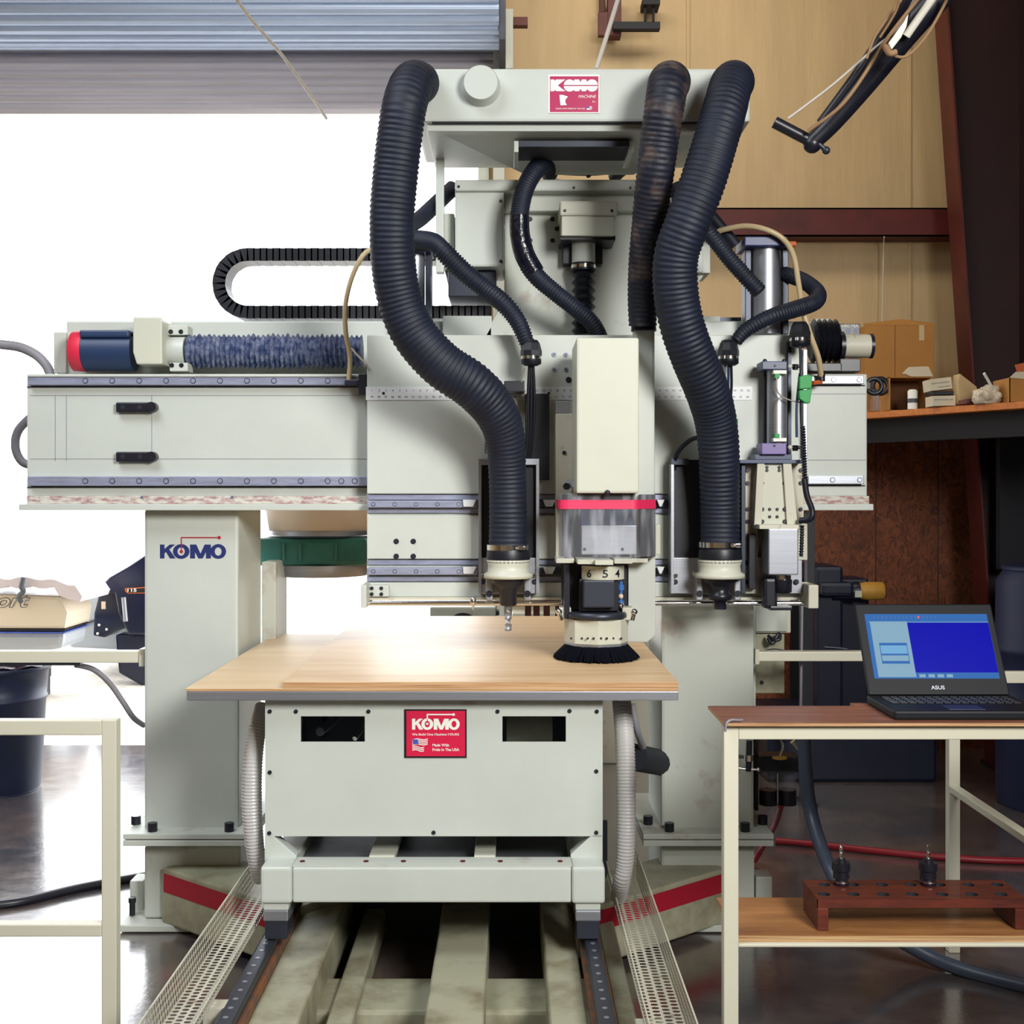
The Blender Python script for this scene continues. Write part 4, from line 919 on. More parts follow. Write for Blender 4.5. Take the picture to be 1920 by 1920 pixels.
b = MB(); b.box(-.72, .36, 3.74, 4.0, .02, .10, paint_floor, .012); b.done('cross_member', M); b = MB(); b.box(-.72, .36, 3.3, 3.42, .02, .09, paint_floor, .012); b.done('cross_member', M)
b = MB(); b.box(-.82, -.76, 3.35, 3.41, .0, .27, cream_dirty, .004); b.done('tray_support', M); b = MB(); b.box(.33, .41, 3.23, 3.31, 0, .26, cream, .004); b.done('tray_support', M)
b = MB(); b.box(-.72, .36, 4.6, 4.62, .0, .44, dark); b.done('shade_sheet', M)  # added dark sheet standing in for the black shade under the machine
# perforated cable trays
def tray(xo, xi, z_o, z_i, y0, y1, lab):
    b = MB(); zb_ = z_o-.085
    prof = [(xo, z_o), (xo, zb_), (xi, zb_), (xi, z_i)]
    cell = .022; V = []; Fc = []
    def cellquad(o, u, v, w_):   # origin, u along tray, v across, slot hole
        base = len(V); cc = o+u*.5+v*.5
        outer = [o, o+u*.5, o+u, o+u+v*.5, o+u+v, o+u*.5+v, o+v, o+v*.5]
        inner = [cc+(p-cc)*0 + (u*ux+v*vx) for p, (ux, vx) in zip(outer, ((-.26, -.30), (0, -.38), (.26, -.30), (.32, 0), (.26, .30), (0, .38), (-.26, .30), (-.32, 0)))]
        V.extend(outer+inner)
        for i in range(8): Fc.append((base+i, base+(i+1) % 8, base+8+(i+1) % 8, base+8+i))
    n = int((y1-y0)/cell)
    for (xa, za), (xb, zb2) in zip(prof[:-1], prof[1:]):
        a = Vector((xa, 0, za)); c = Vector((xb, 0, zb2)); L = (c-a).length; m_ = max(2, round(L/.024))
        for j in range(m_):
            for i in range(n):
                st = (j % 2)*.5*cell
                cellquad(a+(c-a)*j/m_+Vector((0, y0+i*cell+st, 0)), Vector((0, cell, 0)), (c-a)/m_, None)
    b.add(V, Fc, cream_dirty)
    for (x, z) in (prof[0], prof[3]): b.box(x-.002, x+.002, y0, y1, z, z+.004, cream_dirty)
    return b.done('perforated_tray', M, lab)
tray(-.885, -.79, .375, .315, 2.85, 4.35, 'perforated metal cable tray left of the floor rails')
tray(.45, .345, .375, .335, 2.85, 4.45, 'perforated metal cable tray right of the floor rails')
# white hoses beside the table
b = MB(); b.ptube([(1165, 1310, 4.15, .030), (1168, 1340, 4.1, .031), (1172, 1400, 4.05, .031), (1174, 1480, 4.02, .031), (1174, 1560, 4.0, .030), (1171, 1620, 4.0, .028), (1165, 1655, 4.02, .027), (1160, 1680, 4.12, .026)], hose_white, rib=.03, pitch=.0105, seg=18); b.done('flexible_hose', M, 'white ribbed flexible hose right of the table')
b = MB(); b.ptube([(492, 1325, 4.15, .026), (482, 1370, 4.08, .028), (474, 1430, 4.03, .031), (472, 1500, 4.02, .032), (475, 1560, 4.02, .031), (481, 1610, 4.03, .028), (488, 1650, 4.06, .025)], hose_white, rib=.03, pitch=.0105, seg=18); b.done('flexible_hose', M, 'white ribbed flexible hose left of the table')
b = MB(); b.ptube([(-420, 1000, 5.3), (-200, 700, 5.1), (-60, 650, 4.95), (20, 648, 4.95), (62, 662, 4.93), (86, 684, 4.92), (96, 706, 4.92)], wiregrey, .019, seg=12); b.done('power_conduit', M)
b = MB(); b.ptube([(72, 770, 4.95), (36, 805, 4.95), (29, 838, 4.95), (42, 866, 4.95), (72, 876, 4.95)], wiregrey, .017, seg=12); b.done('power_conduit', M)
b = MB(); b.ptube([(1185, 1320, 4.5, .012), (1195, 1370, 4.5, .012), (1205, 1400, 4.6, .014)], wiregrey, seg=8); b.ptube([(1190, 1420, 4.6, .05), (1215, 1425, 4.7, .05), (1240, 1430, 4.8, .05)], dark, seg=14); b.done('rear_pipe', M)

# ================================================================= PLYWOOD ON THE TABLE
def sheet(name, x0, x1, y0, y1, z0_, z1_, m, lab):
    b = MB(); b.box(x0, x1, y0, y1, z0_, z1_-.0012, plyedge); b.box(x0+.0004, x1-.0004, y0+.0004, y1-.0004, z1_-.0012, z1_, m)
    return single(name, b, lab, 'plywood', ((x0+x1)/2, (y0+y1)/2, z0_))
sheet('plywood_sheet', Xl-.004, Xr, YTB, 5.38, 1.0325, 1.0405, ply2, 'pale thin plywood sheet lying directly on the machine table, wider at the left')
sheet('plywood_sheet', X(530, YTB), X(1272, YTB), YTB, 5.94, 1.041, 1.061, ply, 'thick layered plywood panel on top, under the brush and drill bit')

# ================================================================= GUARD RAILS ON COLUMNS
t = thing('guard_rail', 'pale square rail running left from the left column, past the bin', 'rail', (-1.6, 4.8, .95))
b = MB(); b.pb(-140, 1221, 262, 1243, 4.80, .05, bench_cream, .004); b.pb(-140, 1243, 150, 1248, 4.81, .03, steel_dark, .002); b.done('tube', t)
b = MB(); b.pb(260, 1217, 270, 1250, 4.79, .07, cream_dirty, .003); b.done('end_bracket', t)
b = MB(); b.pb(-140, 1243, -128, 1935, 4.81, .05, bench_cream, .004); b.box(X(-145, 4.8), X(-120, 4.8), 4.76, 4.92, 0, .02, bench_cream); b.done('post', t)
t = thing('guard_rail', 'pale square rail running right from the right column, behind the laptop', 'rail', (1.1, 4.8, .95))
b = MB(); b.pb(1416, 1222, 1660, 1240, 4.82, .05, bench_cream, .004); b.done('tube', t)
b = MB(); b.pb(1416, 1218, 1424, 1246, 4.81, .07, cream_dirty, .003); b.done('end_bracket', t)
b = MB(); b.ptube([(140, 1246, 4.85), (175, 1255, 4.88), (205, 1280, 4.9), (230, 1315, 4.92), (250, 1345, 4.95), (270, 1360, 5.0)], wiregrey, .011, seg=10)
single('cable', b, 'grey cable drooping from the left rail behind the left column', 'cable', tuple(P(205, 1280, 4.9)))

# ================================================================= LEFT CART FRAME
t = thing('cart_frame', 'empty cream steel frame in the left foreground', 'frame', (-1.1, 3.4, 0))
def tubebar(t, name, *a, m=bench_cream, bev=.004):
    b = MB(); b.box(*a, m, bev, 3); return b.done(name, t)
xp0, xp1 = X(190, 3.38), X(218, 3.38)
tubebar(t, 'leg', xp0, xp1, 3.38, 3.42, 0, Z(1350, 3.38)); tubebar(t, 'top_rail', -2.1, xp0, 3.38, 3.42, Z(1379, 3.38), Z(1351, 3.38)); tubebar(t, 'lower_rail', -2.1, xp0, 3.38, 3.42, Z(1757, 3.38), Z(1734, 3.38))
xb0 = X(194, 4.3)
tubebar(t, 'leg', -2.14, -2.1, 3.38, 3.42, 0, Z(1350, 3.38)); 
tubebar(t, 'side_rail', -2.14, -2.1, 3.42, 3.9, Z(1379, 3.38), Z(1351, 3.38)); tubebar(t, 'leg', -2.14, -2.1, 3.9, 3.94, 0, Z(1350, 3.38))

# ================================================================= RIGHT BENCH
t = thing('work_bench', 'cream steel bench with plywood top and lower shelf, right foreground', 'bench', (1.2, 3.4, 0))
xp0, xp1 = X(1357, 3.38), X(1385, 3.38)
tubebar(t, 'leg', xp0, xp1, 3.38, 3.42, 0, 1.021); tubebar(t, 'top_rail', xp1, 1.80, 3.38, 3.42, Z(1387, 3.38), 1.021); tubebar(t, 'lower_rail', xp1, 1.80, 3.385, 3.42, .419, .4285)
tubebar(t, 'leg', 1.76, 1.80, 3.38, 3.42, 0, 1.0); tubebar(t, 'leg', 2.0, 2.04, 4.48, 4.52, 0, 1.005)
xr0 = X(1776, 4.5)
tubebar(t, 'leg', xr0, xr0+.04, 4.48, 4.52, 0, 1.0); tubebar(t, 'side_rail', xr0, xr0+.035, 3.42, 4.48, .575, .60); tubebar(t, 'top_rail', xr0, 2.0, 4.48, 4.52, .965, 1.005)
b = MB(); b.box(.575, 1.85, 3.36, 3.63, 1.0215, 1.029, plyedge); b.box(.576, 1.849, 3.361, 3.629, 1.029, 1.030, benchply); b.box(1.0, 1.85, 3.63, 3.68, 1.0215, 1.03, benchply); b.done('bench_top', t, 'thin reddish plywood bench top, torn at the corner')
b = MB(); b.box(.615, 1.85, 3.40, 3.72, .429, .445, shelfedge); b.box(.6154, 1.8496, 3.4004, 3.7196, .445, .446, shelfply); b.done('lower_shelf', t, 'orange-brown plywood lower shelf')
b = MB(); b.tube([(X(1358, 3.37), 3.355, 1.008), (X(1360, 3.37), 3.353, 1.03), (X(1370, 3.37), 3.36, 1.038), (X(1386, 3.37), 3.38, 1.034), (X(1396, 3.37), 3.40, 1.031)], wiregrey, .0035, seg=8); b.done('torn_tape', t)
# clamp hanging behind the bench leg
t = thing('hand_clamp', 'small chrome and black screw clamp on the right column behind the bench leg', 'clamp', tuple(P(1403, 1420, 4.6)))
b = MB(); b.cyl(P(1405, 1388, 4.6), P(1403, 1446, 4.6), .011, blackm); b.done('handle', t); b = MB(); b.lathe(P(1404, 1415, 4.6), (0, 0, -1), [(0, .017), (.022, .017)], chrome, 14); b.cyl(P(1404, 1420, 4.6), P(1380, 1418, 4.74), .007, steel_dark); b.cyl(P(1385, 1440, 4.6), P(1424, 1443, 4.6), .004, chrome); b.sphere(P(1422, 1443, 4.6), .007, chrome); b.done('screw_rod', t)

# laptop
t = thing('laptop', 'open black laptop with a blue screen on the bench', 'laptop', (1.25, 3.5, 1.03))
b = MB(); b.box(1.045, 1.465, 3.40, 3.67, 1.031, 1.055, laptopm, .006); bs = b.done('base', t)
b = MB(); 
for r_ in range(5):
    for k in range(15): x0 = 1.075+k*.0245; y0 = 3.52+r_*.024; b.box(x0, x0+.021, y0, y0+.02, 1.055, 1.058, black, .001)
b.box(1.20, 1.30, 3.42, 3.49, 1.055, 1.0562, steel_dark, .001); b.done('keyboard', bs)
Pb = Vector((1.05, 3.66, 1.058)); upv = Vector((-.004, .135, .252)); rgt = Vector((.412, 0, 0)); nv = rgt.cross(upv).normalized()
if nv.y > 0: nv = -nv
def lidq(mb, u0, v0, u1, v1, off, th, m, bevel=0):
    c = [Pb+rgt*u+upv*v+nv*off for u, v in ((u0, v0), (u1, v0), (u1, v1), (u0, v1))]; V = c+[p-nv*th for p in c]
    mb.add(V, [(0, 1, 2, 3), (7, 6, 5, 4), (0, 1, 5, 4), (1, 2, 6, 5), (2, 3, 7, 6), (3, 0, 4, 7)], m, False, bevel)
b = MB(); lidq(b, 0, 0, 1, 1, 0, .014, laptopm, .004); ld = b.done('lid', t)
b = MB(); u0, v0, u1, v1 = .058, .17, .952, .885
lidq(b, u0, v0, u1, v1, .0008, .001, screenmid)
lidq(b, u0+.03, v0+.015, u0+.30, v1-.085, .0014, .0005, screenlight); lidq(b, u0+.30, v0+.065, u1-.002, v1-.10, .0014, .0005, screenblue); lidq(b, u0+.02, v1-.095, u1, v1-.09, .0018, .0005, screenlight)
for k in range(4): lidq(b, .38+k*.065, v0+.012, .425+k*.065, v0+.045, .0018, .0004, screenlight)
lidq(b, .13, .33, .33, .56, .0018, .0004, screenmid); lidq(b, .135, .36, .325, .42, .0022, .0004, screenlight); lidq(b, .135, .44, .325, .53, .0022, .0004, mat('screen_mid_pale', '20303C', .3, spec=.1, emit='6FA4CC', est=.9))
for k in range(16): lidq(b, .12+k*.03, v1-.05, .13+k*.03, v1-.025, .0016, .0004, screendark)
lidq(b, .44, v1-.05, .455, v1-.025, .002, .0004, redmotor); b.done('screen', ld)
b = MB(); R3 = Matrix((rgt.normalized(), -nv*-1, upv.normalized())).transposed()
text_mb(b, 'ASUS', 0, 0, 7, 3.7, alu, 25, bold=.01, Rm=R3, origin=Pb+rgt*.45+upv*.055+nv*.0006); b.done('lid_lettering', ld)

# tool block on shelf
t = thing('tool_rack', 'red-stained wooden tool rack with a holed top on the lower shelf', 'rack', (1.15, 3.52, .446))
bx0, bx1 = .845, 1.42
b = MB(); ncx, ncy = 7, 2; zt_, zb_ = .532, .508; y0, y1 = 3.44, 3.61
cw = (bx1-bx0)/ncx; ch = (y1-y0)/ncy; V = []; Fc = []
for i in range(ncx):
    for j in range(ncy):
        off = (.35 if j == 0 else .62); ox, oy = bx0+i*cw, y0+j*ch; cx_, cy_ = ox+cw*off, oy+ch*.5; R_ = .0172; n = 16
        base = len(V); sqp = []
        for k in range(n):
            a = 2*PI*k/n; dx, dy = math.cos(a), math.sin(a)
            tx = ((ox+cw-cx_) if dx > 0 else (cx_-ox))/max(abs(dx), 1e-6); ty = ((oy+ch-cy_) if dy > 0 else (cy_-oy))/max(abs(dy), 1e-6); tt = min(tx, ty)
            sqp.append(Vector((cx_+dx*tt, cy_+dy*tt, zt_)))
        V += sqp+[Vector((cx_+R_*math.cos(2*PI*k/n), cy_+R_*math.sin(2*PI*k/n), zt_)) for k in range(n)]+[Vector((cx_+R_*math.cos(2*PI*k/n), cy_+R_*math.sin(2*PI*k/n), zb_)) for k in range(n)]
        for k in range(n): Fc.append((base+k, base+(k+1) % n, base+n+(k+1) % n, base+n+k))
        b.add([v.copy() for v in V[base+n:base+3*n]], [(k, (k+1) % n, n+(k+1) % n, n+k) for k in range(n)], dark, True)  # hole walls coloured dark, standing in for the shade inside
        # corners
        cr = [Vector((ox, oy, zt_)), Vector((ox+cw, oy, zt_)), Vector((ox+cw, oy+ch, zt_)), Vector((ox, oy+ch, zt_))]
        for c in cr:
            s_ = sorted(range(n), key=lambda k: (sqp[k]-c).length)[:2]; V.append(c); Fc.append((len(V)-1, base+s_[0], base+s_[1]))
b.add(V, Fc, redwood); b.box(bx0, bx1, y0, y0+.002, zb_, zt_-.0005, orangewood if False else redwood); b.box(bx0, bx1, y1-.002, y1, zb_, zt_-.0005, redwood); b.box(bx1-.002, bx1, y0, y1, zb_, zt_-.0005, redwood); b.box(bx0, bx0+.002, y0, y1, zb_, zt_-.0005, redwood)
b.done('holed_plank', t)
b = MB(); b.box(bx0, bx0+.03, y0-.005, y1-.005, .447, .5078, redwood, .002); b.done('end_block', t); b = MB(); b.box(bx1-.03, bx1-.004, y0+.004, y1-.005, .447, .5078, redwood, .002); b.done('end_block', t)
def holder(px, py, Y, lab):
    c = P(px, py, Y); c.z = .5325
    t = thing('drill_holder', lab, 'tool holder', tuple(c), 'drill holders in the wooden rack')
    b = MB(); b.lathe(c, (0, 0, 1), [(-.03, .008), (.001, .008), (.001, .022), (.010, .023), (.012, .017), (.018, .017), (.020, .023), (.042, .022), (.0425, .026), (.064, .025), (.0645, .014), (.075, .012)], blackm, 24, False); b.lathe(c, (0, 0, 1), [(.009, .0235), (.013, .0235)], chrome, 24); b.done('collet_body', t)
    b = MB(); V = []; Fc = []; N = 24
    for i in range(N+1):
        for k in range(8): a = 2*PI*k/8; rr = .006*(1 if k % 4 in (0, 1) else .55)*(1 if i < N-3 else (N-i)/3.5+.1); V.append(c+Vector((rr*math.cos(a+i*.35), rr*math.sin(a+i*.35), .07+.045*i/N)))
    for i in range(N):
        for k in range(8): Fc.append((i*8+k, i*8+(k+1) % 8, i*8+8+(k+1) % 8, i*8+8+k))
    b.add(V, Fc, chrome); b.done('drill_bit', t)
holder(1577, 1660, 3.565, 'black tool holder with an upright drill bit, at the left end of the wooden rack')
holder(1740, 1657, 3.565, 'black tool holder with an upright drill bit, in the middle of the wooden rack')

# ================================================================= RIGHT BACKGROUND
# wall shelf
t = thing('wall_shelf', 'orange wooden corner shelf above the dark recess, holding boxes', 'shelf', (2.6, 7.2, 2.06))
b = MB(); b.wprism([(1.72, 7.64), (2.79, 5.83), (3.15, 5.83), (3.15, WY-.06), (1.72, WY-.06)], 2.065, 2.10, orangewood, .003); b.done('shelf_board', t)
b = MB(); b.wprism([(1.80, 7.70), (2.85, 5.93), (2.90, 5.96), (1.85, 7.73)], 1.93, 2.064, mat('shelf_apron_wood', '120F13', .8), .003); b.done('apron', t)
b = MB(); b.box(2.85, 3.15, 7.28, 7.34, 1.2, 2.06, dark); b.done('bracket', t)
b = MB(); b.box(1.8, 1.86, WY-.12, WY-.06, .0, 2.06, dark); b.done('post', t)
ZS = 2.101
def on_shelf(px): # depth of the shelf edge below this column
    k = (px-CX)/F; # X = k*Y ; edge line from (1.72,7.64) to (2.79,5.83)
    m_ = (5.83-7.64)/(2.79-1.72); return (7.64-1.72*m_)/(1-m_*k)
def cbox(x0, x1, ytop, Yd, d, m, name, lab, cat='box', open_=None, ybase=None):
    h = Z(ytop, Yd)-ZS; c = ((X(x0, Yd)+X(x1, Yd))/2, Yd+d/2, ZS)
    t = thing(name, lab, cat, c)
    b = MB(); xa, xb = X(x0, Yd), X(x1, Yd); w_ = .004
    if open_ == 'front':
        b.box(xa, xb, Yd, Yd+d, ZS, ZS+w_, m); b.box(xa, xb, Yd, Yd+d, ZS+h-w_, ZS+h, m); b.box(xa, xa+w_, Yd, Yd+d, ZS, ZS+h, m); b.box(xb-w_, xb, Yd, Yd+d, ZS, ZS+h, m); b.box(xa, xb, Yd+d-w_, Yd+d, ZS, ZS+h, cardboard_d)
    elif open_ == 'top':
        b.box(xa, xb, Yd, Yd+d, ZS, ZS+w_, m); b.box(xa, xb, Yd, Yd+w_, ZS, ZS+h, m); b.box(xa, xb, Yd+d-w_, Yd+d, ZS, ZS+h, m); b.box(xa, xa+w_, Yd, Yd+d, ZS, ZS+h, m); b.box(xb-w_, xb, Yd, Yd+d, ZS, ZS+h, m)
    else: b.box(xa, xb, Yd, Yd+d, ZS, ZS+h, m, .003)
    b.done('carton', t); return t, xa, xb, h
t, xa, xb, h = cbox(1622, 1752, 610, 7.36, .36, cardboard, 'cardboard_box', 'largest cardboard box at the back of the wall shelf')
b = MB(); V = [Vector((xa, 7.36, ZS+h)), Vector((xb, 7.36, ZS+h)), Vector((xb-.0, 7.40, ZS+h+.02)), Vector((xa+.22, 7.42, ZS+h+.045)), Vector((xa, 7.40, ZS+h+.015))]; b.add(V+[v+Vector((0, .005, 0)) for v in V], [(0, 1, 2, 3, 4), (9, 8, 7, 6, 5)]+[(i, (i+1) % 5, 5+(i+1) % 5, 5+i) for i in range(5)], cardboard); b.done('lid_flap', t)
b = MB(); b.box(xb-.09, xb-.06, 7.358, 7.36, ZS+h-.09, ZS+h, tubecream); b.box((xa+xb)/2-.03, (xa+xb)/2-.027, 7.3585, 7.36, ZS+.02, ZS+h, cardboard_d); b.done('packing_tape', t)
t, xa, xb, h = cbox(1668, 1745, 707, 6.98, .2, cardboard, 'cardboard_box', 'small open-fronted cardboard box with a white can inside', open_='front')
b = MB(); b.prism([(1694, 700), (1706, 688), (1741, 687), (1750, 706), (1708, 706)], 7.0, .03, whitecard, .001); b.done('lid_flap', t)
b = MB(); Yc = 6.86; c = P(1711, 765, Yc); c.z = ZS; S = Yc/F; b.lathe(c, (0, 0, 1), [(0, 9*S), (34*S, 9*S), (37*S, 6*S)], white, 20); b.lathe(c, (0, 0, 1), [(12*S, 9.3*S), (20*S, 9.3*S)], inkgrey, 20, cap=False)
single('spray_can', b, 'small white printed can on the wall shelf', 'can', tuple(c))
b = MB(); Yr = 7.02; c = P(1650, 724, Yr); S = Yr/F
pts = [tuple(c+Vector((14*S*math.cos(a), 0, 14*S*math.sin(a)))) for a in [2*PI*i/28 for i in range(29)]]
c2 = Vector((c.x, c.y, ZS))
for i in range(1): b.tube([(p[0], p[1], p[2]) for p in pts], black, 4.6*S, seg=12, raw=True)
dz = ZS-(c.z-18.6*S)
single('rubber_ring', b, 'black rubber ring leaning on the large box', 'ring', (c.x, c.y, c.z-18.6*S))
b = MB(); Yc = 7.0; c = P(1641, 765, Yc); c.z = ZS; b.lathe(c, (0, 0, 1), [(0, .03), (.06, .03), (.065, .024), (.12, .022)], glass, 20); single('clear_jar', b, 'clear plastic jar below the black ring', 'jar', tuple(c))
def tilted(px0, px1, py0, py1, Y, d, ang, m, name, lab, txt=None):
    t = thing(name, lab, 'box', (X((px0+px1)/2, Y), Y, Z(py1, Y)))
    c = P((px0+px1)/2, (py0+py1)/2, Y); w_ = (px1-px0)*Y/F/2; h = (py1-py0)*Y/F/2; mt_ = Matrix.Translation(c) @ Matrix.Rotation(ang, 4, 'Y')
    b = MB(); b.box(-w_, w_, 0, d, -h, h, m, .002, mtx=mt_); bb = b.done('carton', t)
    if txt:
        b = MB(); text_mb(b, txt[0], 0, 0, 4, Y, inkgrey, (px1-px0)*.8, Rm=Matrix.Rotation(ang, 3, 'Y'), origin=mt_ @ Vector((-w_*.85, -.001, h*.1)))
        if len(txt) > 1: text_mb(b, txt[1], 0, 0, 3.5, Y, inkgrey, (px1-px0)*.55, Rm=Matrix.Rotation(ang, 3, 'Y'), origin=mt_ @ Vector((-w_*.3, -.001, -h*.6)))
        b.done('printing', t)
    return t
tilted(1749, 1792, 742, 761, 6.66, .12, -.02, whitecard, 'small_carton', 'lower small white carton on the wall shelf', ('ooo oo ooo oo',))
tilted(1744, 1785, 709, 731, 6.70, .12, -.12, whitecard, 'small_carton', 'upper small white carton tilted on the pile', ('ooo oooooo', 'oooo oooo'))
b = MB(); b.prism([(1796, 715), (1800, 700), (1832, 725), (1834, 745), (1818, 758), (1799, 758), (1797, 740)], 6.62, .1, paperm, .006); single('folded_flap', b, 'open tan card flaps beside the white cartons', 'packaging', tuple(P(1808, 758, 6.62)))
b = MB(); b.prism([(1748, 734), (1790, 733), (1790, 740.5), (1750, 740.5)], 6.69, .12, blackm, .004); single('black_tray', b, 'flat black piece between the two white cartons', 'tray', tuple(P(1770, 742, 6.69)))
b = MB(); c = P(1853, 742, 6.44)
bm_ = bmesh.new(); bmesh.ops.create_icosphere(bm_, subdivisions=4, radius=1)
from mathutils import noise as mn
vv = []
for v in bm_.verts:
    n_ = 1+.35*mn.noise(v.co*1.8)+.15*mn.noise(v.co*5); vv.append(Vector((c.x+v.co.x*.07*n_, c.y+v.co.y*.06*n_, max(ZS, ZS+.04+v.co.z*.055*n_))))
b.add(vv, [tuple(x.index for x in f.verts) for f in bm_.faces], bagm, True); bm_.free()
single('plastic_bag', b, 'crumpled pale plastic bag on the wall shelf', 'bag', (c.x, c.y, ZS))
b = MB(); b.cyl(P(1845, 700, 6.33), P(1860, 726, 6.36), .007, white); single('white_stick', b, 'short white tube sticking out of the plastic bag', 'tube', tuple(P(1860, 726, 6.36)))
t, xa, xb, h = cbox(1893, 1935, 708, 6.32, .22, cardboard, 'cardboard_box', 'cardboard box at the right edge of the wall shelf', open_='top')
b = MB(); b.prism([(1893, 708), (1905, 697), (1935, 697), (1935, 712)], 6.315, .004, whitecard); b.prism([(1904, 684), (1920, 680), (1935, 690), (1925, 700), (1908, 696)], 6.36, .01, orange); b.done('lid_flap', t)
b = MB(); b.prism([(1812, 748), (1890, 745), (1890, 752), (1812, 757)], 6.5, .12, redwood, .003); single('scrap_board', b, 'thin dark board lying under the plastic bag', 'board', tuple(P(1850, 757, 6.5)))
# conduit and outlets
t = thing('outlet_conduit', 'thin grey conduit with a round and a square outlet box on the dark wall', 'outlet', tuple(P(1855, 1080, 7.9)))
b = MB(); b.cyl(P(1853, 870, 7.96), P(1856, 1010, 7.96), .008, wiregrey); b.done('conduit', t)
b = MB(); b.lathe(P(1860, 1015, 7.98), (0, -1, 0), [(0, .04), (.04, .04), (.045, .03)], paint_dirty, 20); b.done('round_box', t); b = MB(); b.pb(1852, 1040, 1870, 1068, 7.93, .05, cream_dirty, .003); b.done('square_box', t)
b = MB(); b.pb(1867, 1088, 1884, 1103, 7.93, .05, cream_dirty, .003); single('junction_box', b, 'small beige junction box low on the dark wall', 'junction box', tuple(P(1875, 1103, 7.93)))
# navy machine behind
t = thing('shop_machine', 'dark navy floor machine behind the right side of the router', 'machine', (1.75, 7.3, 0))
Y = 7.1
b = MB(); b.pb(1530, 1062, 1582, 1330, Y, .4, navysteel, .02); b.box(X(1440, Y), X(1760, Y), Y+.02, Y+.5, 0, .40, navysteel, .02); b.box(X(1530, Y), X(1640, Y), Y+.1, Y+.4, .38, 1.15, navysteel, .02); b.done('body', t)
b = MB(); b.pb(1540, 1092, 1602, 1118, Y-.08, .12, navysteel, .02); b.lathe(P(1560, 1109, Y), (1, 0, 0), [(0, .05), (.11, .05), (.12, .055), (.15, .055)], navysteel, 28); b.done('arbor', t)
b = MB(); c = P(1608, 1108, Y); S = Y/F; b.lathe(c, (1, 0, 0), [(0, 14*S), (16*S, 17*S), (46*S, 17*S), (48*S, 15*S)], yellowtape, 28); b.lathe(c, (1, 0, 0), [(-6*S, 10*S), (0, 16*S)], blackm, 24); b.done('yellow_roll', t)
b = MB(); b.pb(1603, 1108, 1616, 1120, Y-.06, .002, cream); b.done('sticker', t)
b = MB(); b.ptube([(1545, 1213, 5.0), (1570, 1215, 5.0), (1588, 1217, 5.0)], navysteel, .008, seg=8)
for kk in range(3): pass
single('spanner', b, 'dark tool lying on the right rail', 'tool', tuple(P(1566, 1217, 5.0)))
# electrical boxes beside column
t = thing('electrical_box', 'beige electrical enclosure on the right side of the right column', 'electrical box', tuple(P(1450, 1187, 5.1)))
b = MB(); b.pb(1416, 1125, 1483, 1187, 5.1, .2, cream_dirty, .006); b.done('enclosure', t); b = MB(); b.pb(1417, 1128, 1476, 1184, 5.09, .012, paint_dirty, .003); b.done('door', t)
t = thing('electrical_box', 'tall narrow grey panel below the beige enclosure', 'electrical box', tuple(P(1445, 1300, 5.12)))
b = MB(); b.pb(1416, 1188, 1471, 1300, 5.12, .15, paint_floor, .004); b.done('enclosure', t); b = MB(); b.ptube([(1440, 1192, 5.08), (1452, 1200, 5.06), (1462, 1198, 5.06), (1460, 1188, 5.07), (1448, 1206, 5.06), (1440, 1196, 5.07)], blackm, .007, seg=8); disc(b, 1428, 1280, 4, 5.119, inkblk); b.done('latch', t)
b = MB(); b.ptube([(1420, 1228, 4.95), (1445, 1219, 4.95), (1475, 1222, 4.95), (1495, 1228, 4.95), (1520, 1238, 5.0)], blackm, .006, seg=8); single('black_cable', b, 'thin black cable resting along the right rail', 'cable', tuple(P(1475, 1222, 4.95)))
b = MB(); b.cyl(P(1504, 1136, 4.9), P(1501, 1330, 4.9), .005, wiregrey); b.cyl(P(1501, 1330, 4.9), P(1508, 1500, 4.9), .005, wiregrey); single('air_line', b, 'thin pale vertical line beside the right column', 'pipe', tuple(P(1504, 1500, 4.9)))
b = MB(); b.box(X(1506, 6.6), X(1525, 6.6), 6.6, 6.7, 0, 1.14, dark, .004); b.box(X(1500, 6.6), X(1531, 6.6), 6.55, 6.75, 0, .01, dark); single('dark_post', b, 'dark upright post right of the right column', 'post', (X(1516, 6.6), 6.65, 0))
# filter regulator
t = thing('air_filter', 'black air filter regulator with two clear bowls right of the right column', 'air filter', tuple(P(1458, 1508, 4.9)))
b = MB(); b.pb(1418, 1418, 1498, 1450, 4.85, .1, blackm, .01); b.lathe(P(1462, 1422, 4.84), (0, 0, 1), [(0, .03), (.006, .028)], yellowtape, 20); b.done('regulator_body', t)
for x in (1440, 1476): b = MB(); b.lathe(P(x, 1450, 4.9), (0, 0, -1), [(0, 16*4.9/F), (30*4.9/F, 16*4.9/F)], glass, 20); b.lathe(P(x, 1480, 4.9), (0, 0, -1), [(0, 17*4.9/F), (28*4.9/F, 17*4.9/F)], blackm, 20); b.done('bowl', t)
b = MB(); b.cyl(P(1458, 1450, 4.85), P(1458, 1506, 4.85), .004, chrome); b.ptube([(1463, 1385, 4.85), (1468, 1400, 4.85), (1462, 1418, 4.85)], chrome, .006, seg=8); b.cyl(P(1486, 1390, 4.85), P(1503, 1412, 4.85), .012, chrome); b.pb(1416, 1385, 1422, 1520, 4.87, .04, dark); b.done('fittings', t)
b = MB(); b.tube([tuple(P(1507, 1360, 4.6)), tuple(P(1510, 1440, 4.6)), tuple(P(1520, 1520, 4.6)), tuple(P(1540, 1590, 4.5)), tuple(P(1562, 1640, 4.4)), tuple(P(1600, 1700, 4.35)), (1.5, 4.3, .03), (1.9, 3.9, .03), (2.3, 3.2, .03)], greyhose, .025, seg=16)
single('grey_hose', b, 'thick grey hose curving down behind the tool rack and along the floor', 'hose', (1.5, 4.3, 0))
